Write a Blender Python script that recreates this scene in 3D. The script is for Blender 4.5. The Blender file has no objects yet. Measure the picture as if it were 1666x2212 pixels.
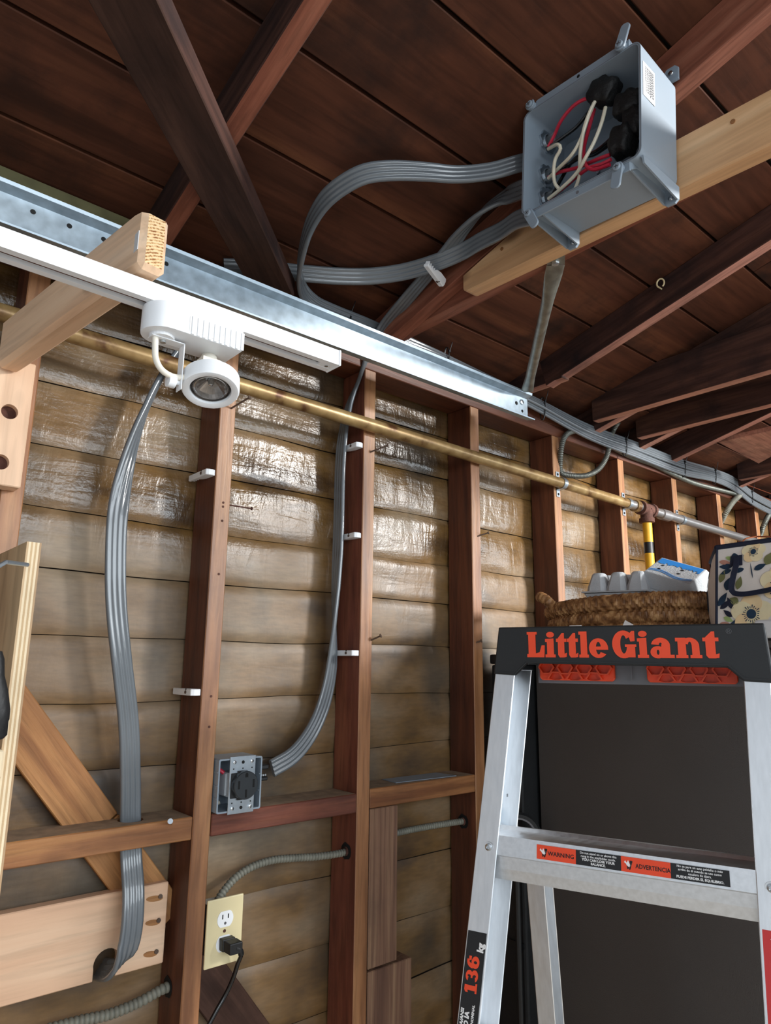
import bpy, bmesh, math, random
from mathutils import Vector, Matrix, noise
random.seed(7)
S = bpy.context.scene
COL = S.collection

# ------------------------------------------------------------------ camera, world, lights, exposure
cam_d = bpy.data.cameras.new('camera'); cam = bpy.data.objects.new('camera', cam_d); COL.objects.link(cam)
yaw, pitch, roll = 0.70572, 0.21452, 0.01175
fw = Vector((math.sin(yaw)*math.cos(pitch), math.cos(yaw)*math.cos(pitch), math.sin(pitch)))
rt0 = Vector((math.cos(yaw), -math.sin(yaw), 0)); up0 = rt0.cross(fw)
rt = rt0*math.cos(roll)+up0*math.sin(roll); up = up0*math.cos(roll)-rt0*math.sin(roll)
cam.matrix_world = Matrix(((rt.x, up.x, -fw.x, 0.0), (rt.y, up.y, -fw.y, -1.3405), (rt.z, up.z, -fw.z, 1.6), (0, 0, 0, 1)))
cam_d.sensor_width = 36.0; cam_d.sensor_fit = 'AUTO'; cam_d.lens = 1498.5/2212*36.0
cam_d.clip_start = 0.02
S.camera = cam
S.view_settings.view_transform = 'Standard'; S.view_settings.look = 'None'
S.view_settings.gamma = 1.0; S.view_settings.use_curve_mapping = False
S.view_settings.exposure = 0.35
S.cycles.use_denoising = True
S.cycles.max_bounces = 7

world = bpy.data.worlds.new('daylight'); S.world = world; world.use_nodes = True
wn = world.node_tree.nodes['Background']; wn.inputs[0].default_value = (0.80, 0.90, 1.0, 1); wn.inputs[1].default_value = 0.62

def area(name, loc, target, sx, sy, power, col):
    d = bpy.data.lights.new(name, 'AREA'); d.shape = 'RECTANGLE'; d.size = sx; d.size_y = sy; d.energy = power; d.color = col
    o = bpy.data.objects.new(name, d); COL.objects.link(o); o.location = loc
    o.rotation_euler = (Vector(target)-Vector(loc)).to_track_quat('-Z', 'Y').to_euler()
    return o
area('back_highlight_area', (4.6, -4.6, 2.45), (4.6, 0, 1.9), 13.0, 0.95, 215, (0.86, 0.94, 1.0))  # unseen lamp strip behind the camera, sized for highlights on paper and cables
area('window_daylight', (3.3, -3.3, 3.0), (0.7, 0, 1.3), 0.6, 0.6, 220, (1.0, 0.97, 0.93))

# ------------------------------------------------------------------ colours and materials
def C(h):
    h = h.lstrip('#'); v = [int(h[i:i+2], 16)/255 for i in (0, 2, 4)]
    return tuple(x/12.92 if x <= .04045 else ((x+.055)/1.055)**2.4 for x in v)+(1.0,)
def newmat(name):
    m = bpy.data.materials.new(name); m.use_nodes = True
    return m, m.node_tree.nodes, m.node_tree.links, m.node_tree.nodes['Principled BSDF']
def ramp(n, stops):
    r = n.new('ShaderNodeValToRGB'); e = r.color_ramp.elements
    while len(e) < len(stops): e.new(0.5)
    for k, (p, c) in enumerate(stops): e[k].position = p; e[k].color = c
    return r
def plain(name, col, rough=0.5, metal=0.0, var=0.08, nscale=30, bump=0.0, bscale=300, coat=0.0, spec=0.5):
    m, n, l, b = newmat(name)
    tc = n.new('ShaderNodeTexCoord'); nz = n.new('ShaderNodeTexNoise'); nz.inputs['Scale'].default_value = nscale; nz.inputs['Detail'].default_value = 5
    l.new(tc.outputs['Object'], nz.inputs['Vector'])
    c = C(col); r = ramp(n, [(0.3, tuple(x*(1-var) for x in c[:3])+(1,)), (0.7, tuple(min(1, x*(1+var)) for x in c[:3])+(1,))])
    l.new(nz.outputs['Fac'], r.inputs[0]); l.new(r.outputs[0], b.inputs['Base Color'])
    b.inputs['Roughness'].default_value = rough; b.inputs['Metallic'].default_value = metal
    b.inputs['Coat Weight'].default_value = coat; b.inputs['Specular IOR Level'].default_value = spec
    if bump:
        nb = n.new('ShaderNodeTexNoise'); nb.inputs['Scale'].default_value = bscale; nb.inputs['Detail'].default_value = 3
        l.new(tc.outputs['Object'], nb.inputs['Vector']); bp = n.new('ShaderNodeBump'); bp.inputs['Strength'].default_value = bump; bp.inputs['Distance'].default_value = 0.002
        l.new(nb.outputs['Fac'], bp.inputs['Height']); l.new(bp.outputs[0], b.inputs['Normal'])
    return m
def wood(name, dark, mid, light, rough=0.6, streak=0.7, along=1.3, across=16, stain=None, stain_amt=0.5, knots=0.0, bump=0.25, spec=0.4, axis='X'):
    m, n, l, b = newmat(name)
    tc = n.new('ShaderNodeTexCoord'); oi = n.new('ShaderNodeObjectInfo')
    mul = n.new('ShaderNodeMath'); mul.operation = 'MULTIPLY'; mul.inputs[1].default_value = 43.0; l.new(oi.outputs['Random'], mul.inputs[0])
    add = n.new('ShaderNodeVectorMath'); add.operation = 'ADD'; l.new(tc.outputs['Object'], add.inputs[0]); l.new(mul.outputs[0], add.inputs[1])
    mp = n.new('ShaderNodeMapping'); l.new(add.outputs[0], mp.inputs['Vector'])
    sc = {'X': (along, across, across), 'Y': (across, along, across), 'Z': (across, across, along)}[axis]
    mp.inputs['Scale'].default_value = sc
    n1 = n.new('ShaderNodeTexNoise'); n1.inputs['Scale'].default_value = 1.0; n1.inputs['Detail'].default_value = 6; n1.inputs['Distortion'].default_value = 1.2
    l.new(mp.outputs[0], n1.inputs['Vector'])
    r1 = ramp(n, [(0.28, C(dark)), (0.5, C(mid)), (0.72, C(light))]); l.new(n1.outputs['Fac'], r1.inputs[0])
    n2 = n.new('ShaderNodeTexNoise'); n2.inputs['Scale'].default_value = 7.0; n2.inputs['Detail'].default_value = 5; n2.inputs['Distortion'].default_value = 0.4
    l.new(mp.outputs[0], n2.inputs['Vector'])
    r2 = ramp(n, [(0.35, (0.62, 0.60, 0.58, 1)), (0.55, (1, 1, 1, 1))]); l.new(n2.outputs['Fac'], r2.inputs[0])
    mx = n.new('ShaderNodeMixRGB'); mx.blend_type = 'MULTIPLY'; mx.inputs[0].default_value = streak
    l.new(r1.outputs[0], mx.inputs[1]); l.new(r2.outputs[0], mx.inputs[2]); out = mx.outputs[0]
    if stain:
        n3 = n.new('ShaderNodeTexNoise'); n3.inputs['Scale'].default_value = 3.5; n3.inputs['Detail'].default_value = 7; n3.inputs['Roughness'].default_value = 0.65
        l.new(add.outputs[0], n3.inputs['Vector']); r3 = ramp(n, [(0.48, (0, 0, 0, 1)), (0.68, (stain_amt,)*3+(1,))]); l.new(n3.outputs['Fac'], r3.inputs[0])
        m3 = n.new('ShaderNodeMixRGB'); l.new(r3.outputs[0], m3.inputs[0]); l.new(out, m3.inputs[1]); m3.inputs[2].default_value = C(stain); out = m3.outputs[0]
    if knots:
        mk = n.new('ShaderNodeMapping'); l.new(add.outputs[0], mk.inputs['Vector']); mk.inputs['Scale'].default_value = tuple(4.5 if s < across else 9.0 for s in sc)
        vo = n.new('ShaderNodeTexVoronoi'); vo.inputs['Scale'].default_value = 1.0; l.new(mk.outputs[0], vo.inputs['Vector'])
        rk = ramp(n, [(0.05, (knots,)*3+(1,)), (0.10, (knots*0.6,)*3+(1,)), (0.16, (0, 0, 0, 1))]); l.new(vo.outputs['Distance'], rk.inputs[0])
        m4 = n.new('ShaderNodeMixRGB'); l.new(rk.outputs[0], m4.inputs[0]); l.new(out, m4.inputs[1]); m4.inputs[2].default_value = C('#4a2818'); out = m4.outputs[0]
    l.new(out, b.inputs['Base Color']); b.inputs['Roughness'].default_value = rough; b.inputs['Specular IOR Level'].default_value = spec
    bp = n.new('ShaderNodeBump'); bp.inputs['Strength'].default_value = bump; bp.inputs['Distance'].default_value = 0.003
    l.new(n2.outputs['Fac'], bp.inputs['Height']); l.new(bp.outputs[0], b.inputs['Normal'])
    return m

M = {}
M['stud'] = wood('old_stud_wood', '#48261b', '#643723', '#7c4a30', 0.5, stain='#3a2018', stain_amt=0.45, spec=0.5)
M['stud_red'] = wood('red_stud_wood', '#542b20', '#744030', '#8d543c', 0.55, stain='#3a211a', stain_amt=0.4)
M['block'] = wood('block_wood', '#75482a', '#9a6840', '#b5834f', 0.55, stain='#4a2c1c', stain_amt=0.35, knots=0.5)
M['gray_wood'] = wood('weathered_block_wood', '#5c4034', '#81604c', '#a08064', 0.7, along=1.0, across=30, stain='#4a3c34', stain_amt=0.5)
M['roof'] = wood('dark_roof_wood', '#3f2418', '#583323', '#6c422c', 0.75, along=0.8, across=9, stain='#241915', stain_amt=0.85, knots=0.25, spec=0.2)
M['rafter'] = wood('dark_rafter_wood', '#33231f', '#4a322b', '#654638', 0.75, stain='#18171b', stain_amt=0.95, spec=0.2)
M['rafter_red'] = wood('red_rafter_wood', '#6c3b2c', '#85503d', '#9b6550', 0.65, stain='#4a2c20', stain_amt=0.4, spec=0.25)
M['stud_front'] = wood('pale_stud_front', '#7c4f30', '#a3714a', '#be8d60', 0.42, stain='#5c3822', stain_amt=0.4, spec=0.6)
M['rafter_bottom'] = wood('lit_underside_wood', '#94655a', '#b37e6b', '#c89680', 0.7, stain='#4a322c', stain_amt=0.6)
M['dark_beam'] = wood('smoked_beam_wood', '#33231d', '#47322a', '#5a4136', 0.75, stain='#241a17', stain_amt=0.6, spec=0.2)
M['new'] = wood('new_lumber', '#d8ad8a', '#e8c5a3', '#f2d8bc', 0.55, streak=0.35, along=0.9, across=14, knots=0.75, bump=0.12)
M['cedar'] = wood('new_cedar_lumber', '#c2946a', '#dbae80', '#e8c296', 0.55, streak=0.35, along=0.9, across=14, knots=0.6, bump=0.15)
M['fir'] = wood('pale_fir_board', '#d2a688', '#e3bd9d', '#eed0b2', 0.55, streak=0.35, along=0.7, across=11, knots=0.35, bump=0.15)
M['brace'] = wood('brace_wood', '#85552f', '#a87546', '#c08d58', 0.6, along=1.2, across=18, knots=0.85, stain='#6a4426', stain_amt=0.3, bump=0.35)
M['plyface'] = wood('plywood_face', '#a88866', '#bd9d78', '#ccb08a', 0.6, along=0.8, across=5, axis='Z', bump=0.06)
M['plylight'] = plain('plywood_light_ply', '#e2cfae', 0.7, var=0.06, bump=0.2)
M['plydark'] = plain('plywood_dark_ply', '#c2a57e', 0.7, var=0.10, bump=0.2)
M['cable'] = plain('grey_cable_jacket', '#676d72', 0.22, var=0.06, nscale=12, coat=0.5)
M['conduit'] = plain('grey_flex_conduit', '#7f7f74', 0.6, metal=0.15, var=0.15, nscale=40)
M['conduit_zinc'] = plain('zinc_flex_conduit', '#6f726c', 0.45, metal=0.6, var=0.15, nscale=40)
M['box'] = plain('grey_pvc', '#8b98a4', 0.45, var=0.04, nscale=8)
M['black'] = plain('black_plastic', '#16181a', 0.42, var=0.1, bump=0.05)
M['rubber'] = plain('black_rubber', '#17191b', 0.55, var=0.15, bump=0.35, bscale=160)
M['tape'] = plain('black_splice_rubber', '#0e0f10', 0.6, var=0.2, bump=0.6, bscale=220)
M['shiny_black'] = plain('gloss_black_insulation', '#0d0f11', 0.22, var=0.1, coat=0.3)
M['red'] = plain('red_insulation', '#c02840', 0.35, var=0.08)
M['cream'] = plain('cream_insulation', '#dcd5c0', 0.38, var=0.04)
M['white'] = plain('white_enamel', '#eceff2', 0.35, var=0.02)
M['whitecord'] = plain('offwhite_cord', '#e6e0d2', 0.45, var=0.03)
M['nylon'] = plain('white_nylon', '#e8ebee', 0.45, var=0.03)
M['chrome'] = plain('bright_screw_steel', '#c4cacf', 0.25, metal=1.0, var=0.08)
M['steel'] = plain('zinc_plate_steel', '#b9c4cd', 0.33, metal=0.85, var=0.08, nscale=60)
M['copper'] = plain('copper_wire', '#b06a48', 0.4, metal=0.8, var=0.1)
M['rust'] = plain('rusty_iron', '#5a3a30', 0.85, metal=0.2, var=0.35, nscale=70, bump=0.6, bscale=150)
M['nail'] = plain('dull_nail', '#6a5a50', 0.5, metal=0.7, var=0.2)
M['ivory'] = plain('ivory_plate', '#d9cca2', 0.4, var=0.05, nscale=15)
M['slot'] = plain('dark_slot', '#0a0a0a', 0.8, var=0.0)
M['copper_red'] = plain('copper_strip', '#8a4a34', 0.4, metal=0.5)
M['panel'] = plain('grey_brown_resin', '#4b4643', 0.55, var=0.05, nscale=5, bump=0.5, bscale=420)
M['orange'] = plain('orange_plastic', '#ea4a1c', 0.42, var=0.03)
M['orange_label'] = plain('orange_print', '#ee4a22', 0.45, var=0.02)
M['red_label'] = plain('red_print', '#c93030', 0.45, var=0.02)
M['black_label'] = plain('black_print', '#101114', 0.45, var=0.02)
M['white_print'] = plain('white_print', '#f0f0f0', 0.5, var=0.01)
M['ink'] = plain('black_ink', '#121212', 0.6, var=0.0)
M['grey_ink'] = plain('grey_ink', '#55565a', 0.6, var=0.0)
M['clear_grey'] = plain('grey_plastic_tray', '#6c6c70', 0.3, var=0.05)
M['carton'] = plain('egg_carton_pulp', '#b7bcc0', 0.85, var=0.06, bump=0.5, bscale=260)
M['blue_print'] = plain('blue_carton_print', '#2b86d6', 0.7, var=0.05)
M['bagcloth'] = plain('cream_bag_cloth', '#e9e2da', 0.7, var=0.03, bump=0.2, bscale=600)
M['navy'] = plain('navy_webbing', '#141c33', 0.75, var=0.15, bump=0.3, bscale=700)
M['petal'] = plain('peach_petal_print', '#f3d6a6', 0.7, var=0.08)
M['petal2'] = plain('pale_yellow_petal_print', '#f2e4bb', 0.7, var=0.06)
M['teal'] = plain('navy_leaf_print', '#17344d', 0.7, var=0.2)
M['leafgreen'] = plain('olive_leaf_print', '#7d7f52', 0.7, var=0.15)
M['pink'] = plain('dusty_pink_leaf_print', '#b98674', 0.7, var=0.15)
M['lightgreen'] = plain('pale_green_leaf_print', '#9fb573', 0.7, var=0.1)
M['glass'] = plain('lamp_lens', '#8d8782', 0.15, metal=0.6, var=0.3, nscale=90)
M['dark_ring'] = plain('lamp_inner_ring', '#3a3634', 0.3, metal=0.6, var=0.2)
M['yellow'] = plain('yellow_banded_pipe_paint', '#d9a520', 0.5, var=0.12, nscale=25)
M['olive'] = plain('old_olive_paint', '#6e6a48', 0.7, var=0.25, nscale=18)
M['dust'] = plain('dusty_wood_top', '#8c7862', 0.9, var=0.25, nscale=40)
M['face_black'] = plain('black_receptacle_face', '#2a2f33', 0.38, var=0.06)
M['concrete'] = plain('concrete_floor', '#b3aca2', 0.8, var=0.12, nscale=4, bump=0.2)
M['sticker'] = plain('off_white_sticker', '#cfcfcf', 0.5, var=0.02)
M['doorpaint'] = plain('pale_door_paint', '#c6cacf', 0.6, var=0.03)
M['felt'] = plain('dark_wall_backing', '#2a2119', 0.9, var=0.2)

def brushed(name, col, rough, axis='Z', metal=1.0, blot=0.1):
    m, n, l, b = newmat(name)
    tc = n.new('ShaderNodeTexCoord'); mp = n.new('ShaderNodeMapping'); l.new(tc.outputs['Object'], mp.inputs['Vector'])
    mp.inputs['Scale'].default_value = {'X': (2, 140, 140), 'Z': (140, 140, 2), 'N': (45, 45, 45)}[axis]
    nz = n.new('ShaderNodeTexNoise'); nz.inputs['Scale'].default_value = 1.0; nz.inputs['Detail'].default_value = 6; l.new(mp.outputs[0], nz.inputs['Vector'])
    c = C(col); r = ramp(n, [(0.3, tuple(x*(1-blot) for x in c[:3])+(1,)), (0.7, tuple(min(1, x*(1+blot)) for x in c[:3])+(1,))])
    l.new(nz.outputs['Fac'], r.inputs[0]); l.new(r.outputs[0], b.inputs['Base Color'])
    rr = n.new('ShaderNodeMapRange'); rr.inputs['To Min'].default_value = rough*0.75; rr.inputs['To Max'].default_value = rough*1.3
    l.new(nz.outputs['Fac'], rr.inputs['Value']); l.new(rr.outputs[0], b.inputs['Roughness']); b.inputs['Metallic'].default_value = metal
    return m
M['alu'] = brushed('brushed_aluminium', '#e4e8ec', 0.40, 'Z', 1.0, 0.06)
M['alu_rung'] = brushed('brushed_aluminium_rung', '#e4e8ec', 0.36, 'X', 1.0, 0.06)
M['galv'] = brushed('galvanized_steel', '#aebcc6', 0.52, 'N', 0.9, 0.16)
M['strut'] = brushed('dull_conduit_steel', '#9a9c94', 0.42, 'N', 0.85, 0.22)
M['galvpipe'] = brushed('galvanized_pipe', '#b9b6b4', 0.35, 'X', 0.85, 0.12)

def pipe_paint():
    m, n, l, b = newmat('old_gilt_pipe_paint')
    tc = n.new('ShaderNodeTexCoord'); nz = n.new('ShaderNodeTexNoise'); nz.inputs['Scale'].default_value = 22; nz.inputs['Detail'].default_value = 8
    l.new(tc.outputs['Object'], nz.inputs['Vector'])
    r = ramp(n, [(0.30, C('#5a3a22')), (0.42, C('#8d7148')), (0.62, C('#a68a5c')), (0.8, C('#c0a87a'))]); l.new(nz.outputs['Fac'], r.inputs[0])
    l.new(r.outputs[0], b.inputs['Base Color']); b.inputs['Metallic'].default_value = 0.35; b.inputs['Roughness'].default_value = 0.36
    bp = n.new('ShaderNodeBump'); bp.inputs['Strength'].default_value = 0.15; bp.inputs['Distance'].default_value = 0.002; l.new(nz.outputs['Fac'], bp.inputs['Height']); l.new(bp.outputs[0], b.inputs['Normal'])
    return m
M['pipe'] = pipe_paint()

def paper():
    m, n, l, b = newmat('waxed_kraft_paper')
    tc = n.new('ShaderNodeTexCoord')
    def nz(scale, mapping=None, detail=6, dist=0.0):
        t = n.new('ShaderNodeTexNoise'); t.inputs['Scale'].default_value = scale; t.inputs['Detail'].default_value = detail; t.inputs['Distortion'].default_value = dist
        if mapping:
            mp = n.new('ShaderNodeMapping'); mp.inputs['Scale'].default_value = mapping; l.new(tc.outputs['Object'], mp.inputs['Vector']); l.new(mp.outputs[0], t.inputs['Vector'])
        else: l.new(tc.outputs['Object'], t.inputs['Vector'])
        return t
    a = nz(2.2, (1.6, 1, 3.2), 7); r = ramp(n, [(0.32, C('#4a351e')), (0.44, C('#75572f')), (0.54, C('#836848')), (0.68, C('#8e7a60'))]); l.new(a.outputs['Fac'], r.inputs[0])
    s = nz(1.7, (2.4, 1, 1.3), 8); rs = ramp(n, [(0.49, (0, 0, 0, 1)), (0.66, (0.72, 0.72, 0.72, 1))]); l.new(s.outputs['Fac'], rs.inputs[0])
    mx = n.new('ShaderNodeMixRGB'); l.new(rs.outputs[0], mx.inputs[0]); l.new(r.outputs[0], mx.inputs[1]); mx.inputs[2].default_value = C('#3b362e')
    g = nz(60, (0.5, 1, 2.2), 4); rg = ramp(n, [(0.3, (0.82, 0.82, 0.82, 1)), (0.7, (1.08, 1.08, 1.08, 1))]); l.new(g.outputs['Fac'], rg.inputs[0])
    m2 = n.new('ShaderNodeMixRGB'); m2.blend_type = 'MULTIPLY'; m2.inputs[0].default_value = 1; l.new(mx.outputs[0], m2.inputs[1]); l.new(rg.outputs[0], m2.inputs[2])
    l.new(m2.outputs[0], b.inputs['Base Color'])
    rr = n.new('ShaderNodeMapRange'); l.new(a.outputs['Fac'], rr.inputs['Value']); rr.inputs['To Min'].default_value = 0.18; rr.inputs['To Max'].default_value = 0.32
    sx = n.new('ShaderNodeSeparateXYZ'); l.new(tc.outputs['Object'], sx.inputs[0]); lz_ = n.new('ShaderNodeMapRange'); lz_.interpolation_type = 'SMOOTHSTEP'   # the paper is loose and crinkled higher up
    wob = n.new('ShaderNodeMath'); wob.operation = 'MULTIPLY_ADD'; l.new(s.outputs['Fac'], wob.inputs[0]); wob.inputs[1].default_value = 0.5; l.new(sx.outputs['Z'], wob.inputs[2])
    l.new(wob.outputs[0], lz_.inputs['Value']); lz_.inputs['From Min'].default_value = 1.98; lz_.inputs['From Max'].default_value = 2.18
    iv = n.new('ShaderNodeMath'); iv.operation = 'MULTIPLY_ADD'; l.new(lz_.outputs[0], iv.inputs[0]); iv.inputs[1].default_value = -0.26; iv.inputs[2].default_value = 0.26
    rs_ = n.new('ShaderNodeMath'); rs_.operation = 'ADD'; l.new(rr.outputs[0], rs_.inputs[0]); l.new(iv.outputs[0], rs_.inputs[1]); l.new(rs_.outputs[0], b.inputs['Roughness'])
    bs_ = n.new('ShaderNodeMath'); bs_.operation = 'MULTIPLY_ADD'; l.new(lz_.outputs[0], bs_.inputs[0]); bs_.inputs[1].default_value = 0.42; bs_.inputs[2].default_value = 0.17
    b.inputs['Specular IOR Level'].default_value = 0.75
    v = nz(1.0, (26, 1, 9), 5, 0.6); w = nz(150, (1, 1, 1), 2); x = nz(1.0, (5, 1, 40), 4, 0.8)
    ad = n.new('ShaderNodeMath'); ad.operation = 'MULTIPLY_ADD'; l.new(w.outputs['Fac'], ad.inputs[0]); ad.inputs[1].default_value = 0.16; l.new(v.outputs['Fac'], ad.inputs[2])
    ad2 = n.new('ShaderNodeMath'); ad2.operation = 'MULTIPLY_ADD'; l.new(x.outputs['Fac'], ad2.inputs[0]); ad2.inputs[1].default_value = 0.5; l.new(ad.outputs[0], ad2.inputs[2])
    bp = n.new('ShaderNodeBump'); l.new(bs_.outputs[0], bp.inputs['Strength']); bp.inputs['Distance'].default_value = 0.006; l.new(ad2.outputs[0], bp.inputs['Height']); l.new(bp.outputs[0], b.inputs['Normal'])
    return m
M['paper'] = paper()
def rope():
    m, n, l, b = newmat('woven_seagrass')
    tc = n.new('ShaderNodeTexCoord'); nz = n.new('ShaderNodeTexNoise'); nz.inputs['Scale'].default_value = 55; nz.inputs['Detail'].default_value = 4
    l.new(tc.outputs['Object'], nz.inputs['Vector']); r = ramp(n, [(0.36, C('#6a4628')), (0.5, C('#946a42')), (0.64, C('#bb9162'))]); l.new(nz.outputs['Fac'], r.inputs[0])
    l.new(r.outputs[0], b.inputs['Base Color']); b.inputs['Roughness'].default_value = 0.5
    return m
M['rope'] = rope()

# ------------------------------------------------------------------ object helpers
def thing(name, label, cat, loc=(0, 0, 0), group=None):
    o = bpy.data.objects.new(name, None); o.empty_display_size = 0.05; COL.objects.link(o); o.location = loc
    o['label'] = label; o['category'] = cat
    if group: o['group'] = group
    return o
def wloc(o):
    v = Vector((0, 0, 0))
    while o: v += o.location; o = o.parent
    return v
def wmat(o):
    return (wmat(o.parent) @ o.matrix_parent_inverse if o.parent else Matrix.Identity(4)) @ o.matrix_basis
class MB:
    def __init__(s): s.v = []; s.f = []; s.m = []; s.mi = 0
    def add(s, vs, fs):
        k = len(s.v); s.v += [tuple(p) for p in vs]; s.f += [tuple(i+k for i in f) for f in fs]; s.m += [s.mi]*len(fs); return s
    def box(s, c, d, R=None):
        hx, hy, hz = d[0]/2, d[1]/2, d[2]/2; vs = [Vector((x*hx, y*hy, z*hz)) for x in (-1, 1) for y in (-1, 1) for z in (-1, 1)]
        if R: vs = [R @ p for p in vs]
        return s.add([p+Vector(c) for p in vs], [(0, 1, 3, 2), (4, 6, 7, 5), (0, 4, 5, 1), (2, 3, 7, 6), (0, 2, 6, 4), (1, 5, 7, 3)])
    def bb(s, a, b): return s.box([(p+q)/2 for p, q in zip(a, b)], [abs(q-p) for p, q in zip(a, b)])
    def prism(s, pts, off):
        n = len(pts); off = Vector(off); vs = [Vector(p) for p in pts]+[Vector(p)+off for p in pts]
        return s.add(vs, [tuple(range(n)), tuple(reversed(range(n, 2*n)))]+[(i, i+n, (i+1) % n+n, (i+1) % n) for i in range(n)])
    def cyl(s, p0, p1, r, seg=16, r1=None):
        p0, p1 = Vector(p0), Vector(p1); d = (p1-p0).normalized(); a = d.orthogonal().normalized(); b = d.cross(a); r1 = r if r1 is None else r1
        vs = []
        for p, q in ((p0, r), (p1, r1)):
            for i in range(seg): t = 2*math.pi*i/seg; vs.append(p+(a*math.cos(t)+b*math.sin(t))*q)
        return s.add(vs, [tuple(reversed(range(seg))), tuple(range(seg, 2*seg))]+[(i, (i+1) % seg, (i+1) % seg+seg, i+seg) for i in range(seg)])
    def lathe(s, prof, o, axis, seg=24, cap=True):
        o = Vector(o); d = Vector(axis).normalized(); a = d.orthogonal().normalized(); b = d.cross(a); vs = []; n = len(prof)
        for h, r in prof:
            for i in range(seg): t = 2*math.pi*i/seg; vs.append(o+d*h+(a*math.cos(t)+b*math.sin(t))*max(r, 1e-5))
        fs = [(k*seg+i, k*seg+(i+1) % seg, (k+1)*seg+(i+1) % seg, (k+1)*seg+i) for k in range(n-1) for i in range(seg)]
        if cap: fs += [tuple(reversed(range(seg))), tuple(range((n-1)*seg, n*seg))]
        return s.add(vs, fs)
    def sweep(s, pts, prof, wdirs=None, cap=True, scale=None):
        n = len(pts); pts = [Vector(p) for p in pts]; k = len(prof); vs = []; nrm = None
        for i in range(n):
            t = (pts[min(i+1, n-1)]-pts[max(i-1, 0)]).normalized()
            if wdirs: w = Vector(wdirs[i]); w = (w-t*w.dot(t)).normalized()
            else:
                if nrm is None: nrm = t.orthogonal()
                nrm = (nrm-t*nrm.dot(t)).normalized(); w = nrm
            h = t.cross(w); sc = scale[i] if scale else 1.0
            for a, b in prof: vs.append(pts[i]+w*a*sc+h*b*sc)
        fs = [(i*k+j, i*k+(j+1) % k, (i+1)*k+(j+1) % k, (i+1)*k+j) for i in range(n-1) for j in range(k)]
        if cap: fs += [tuple(reversed(range(k))), tuple(range((n-1)*k, n*k))]
        return s.add(vs, fs)
    def tube(s, pts, r, seg=10, scale=None): return s.sweep(pts, [(r*math.cos(2*math.pi*i/seg), r*math.sin(2*math.pi*i/seg)) for i in range(seg)], None, True, scale)
def smoothpath(pts, step=0.012):
    P = [Vector(p) for p in pts]; P = [P[0]*2-P[1]]+P+[P[-1]*2-P[-2]]; out = []
    for i in range(1, len(P)-2):
        p0, p1, p2, p3 = P[i-1:i+3]; n = max(2, int((p2-p1).length/step))
        for j in range(n):
            t = j/n; out.append(0.5*((2*p1)+(p2-p0)*t+(2*p0-5*p1+4*p2-p3)*t*t+(3*p1-p0-3*p2+p3)*t*t*t))
    out.append(P[-2]); return out
def mesh_obj(name, me, parent=None, kind=None, label=None):
    o = bpy.data.objects.new(name, me); COL.objects.link(o)
    if parent: o.parent = parent
    if kind: o['kind'] = kind
    if label: o['label'] = label
    return o
def part(name, mb, mats, parent=None, smooth=False, bevel=0, label=None, kind=None, bseg=1):
    inv = wmat(parent).inverted() if parent else Matrix.Identity(4)
    me = bpy.data.meshes.new(name); me.from_pydata([inv @ Vector(p) for p in mb.v], [], mb.f)
    if not isinstance(mats, (list, tuple)): mats = [mats]
    for m in mats: me.materials.append(m)
    for p, i in zip(me.polygons, mb.m): p.material_index = i
    bm = bmesh.new(); bm.from_mesh(me)
    if bevel: bmesh.ops.bevel(bm, geom=[e for e in bm.edges if len(e.link_faces) == 2 and e.calc_face_angle(0) > 0.6], offset=bevel, segments=bseg, affect='EDGES', profile=0.6)
    bmesh.ops.recalc_face_normals(bm, faces=bm.faces)
    if smooth:
        for f in bm.faces: f.smooth = True
        for e in bm.edges:
            if len(e.link_faces) == 2 and e.calc_face_angle(0) > 0.7: e.smooth = False
    bm.to_mesh(me); bm.free()
    return mesh_obj(name, me, parent, kind, label)
def top(name, mb, mats, label, cat, group=None, **k):
    o = part(name, mb, mats, None, **k); o['label'] = label; o['category'] = cat
    if group: o['group'] = group
    return o
_cache = {}
def place(o, Mw, parent):
    if parent: o.parent = parent; o.matrix_parent_inverse = Matrix.Translation(-wloc(parent))
    o.matrix_basis = Mw
def lumber(name, p0, p1, w, h, mat, parent, upv=(0, 0, 1), label=None, bev=0.0018):
    p0, p1 = Vector(p0), Vector(p1); L = round((p1-p0).length, 4); key = (L, w, h, mat.name, bev)
    if key not in _cache:
        me = bpy.data.meshes.new(name); mb = MB().box((0, 0, 0), (L, w, h)); me.from_pydata(mb.v, [], mb.f); me.materials.append(mat)
        bm = bmesh.new(); bm.from_mesh(me); bmesh.ops.recalc_face_normals(bm, faces=bm.faces)
        bmesh.ops.bevel(bm, geom=bm.edges[:], offset=bev, segments=1, affect='EDGES'); bm.to_mesh(me); bm.free(); _cache[key] = me
        if name == 'stud' and parent is wall:                # room-side face is paler than the sides
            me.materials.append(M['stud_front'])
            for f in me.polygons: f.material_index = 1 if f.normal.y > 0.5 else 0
        if name == 'blocking':                               # years of dust on the upper faces
            me.materials.append(M['dust'])
            for f in me.polygons: f.material_index = 1 if f.normal.z > 0.8 else 0
        if mat is M['rafter'] and parent is not wall_r:      # undersides less sooty, with floor bounce put into the colour
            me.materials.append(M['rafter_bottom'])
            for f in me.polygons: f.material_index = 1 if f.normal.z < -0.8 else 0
    o = bpy.data.objects.new(name, _cache[key]); COL.objects.link(o)
    x = (p1-p0).normalized(); z = Vector(upv); z = (z-x*z.dot(x)).normalized(); y = z.cross(x); c = (p0+p1)/2
    place(o, Matrix(((x.x, y.x, z.x, c.x), (x.y, y.y, z.y, c.y), (x.z, y.z, z.z, c.z), (0, 0, 0, 1))), parent)
    if label: o['label'] = label
    return o
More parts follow.
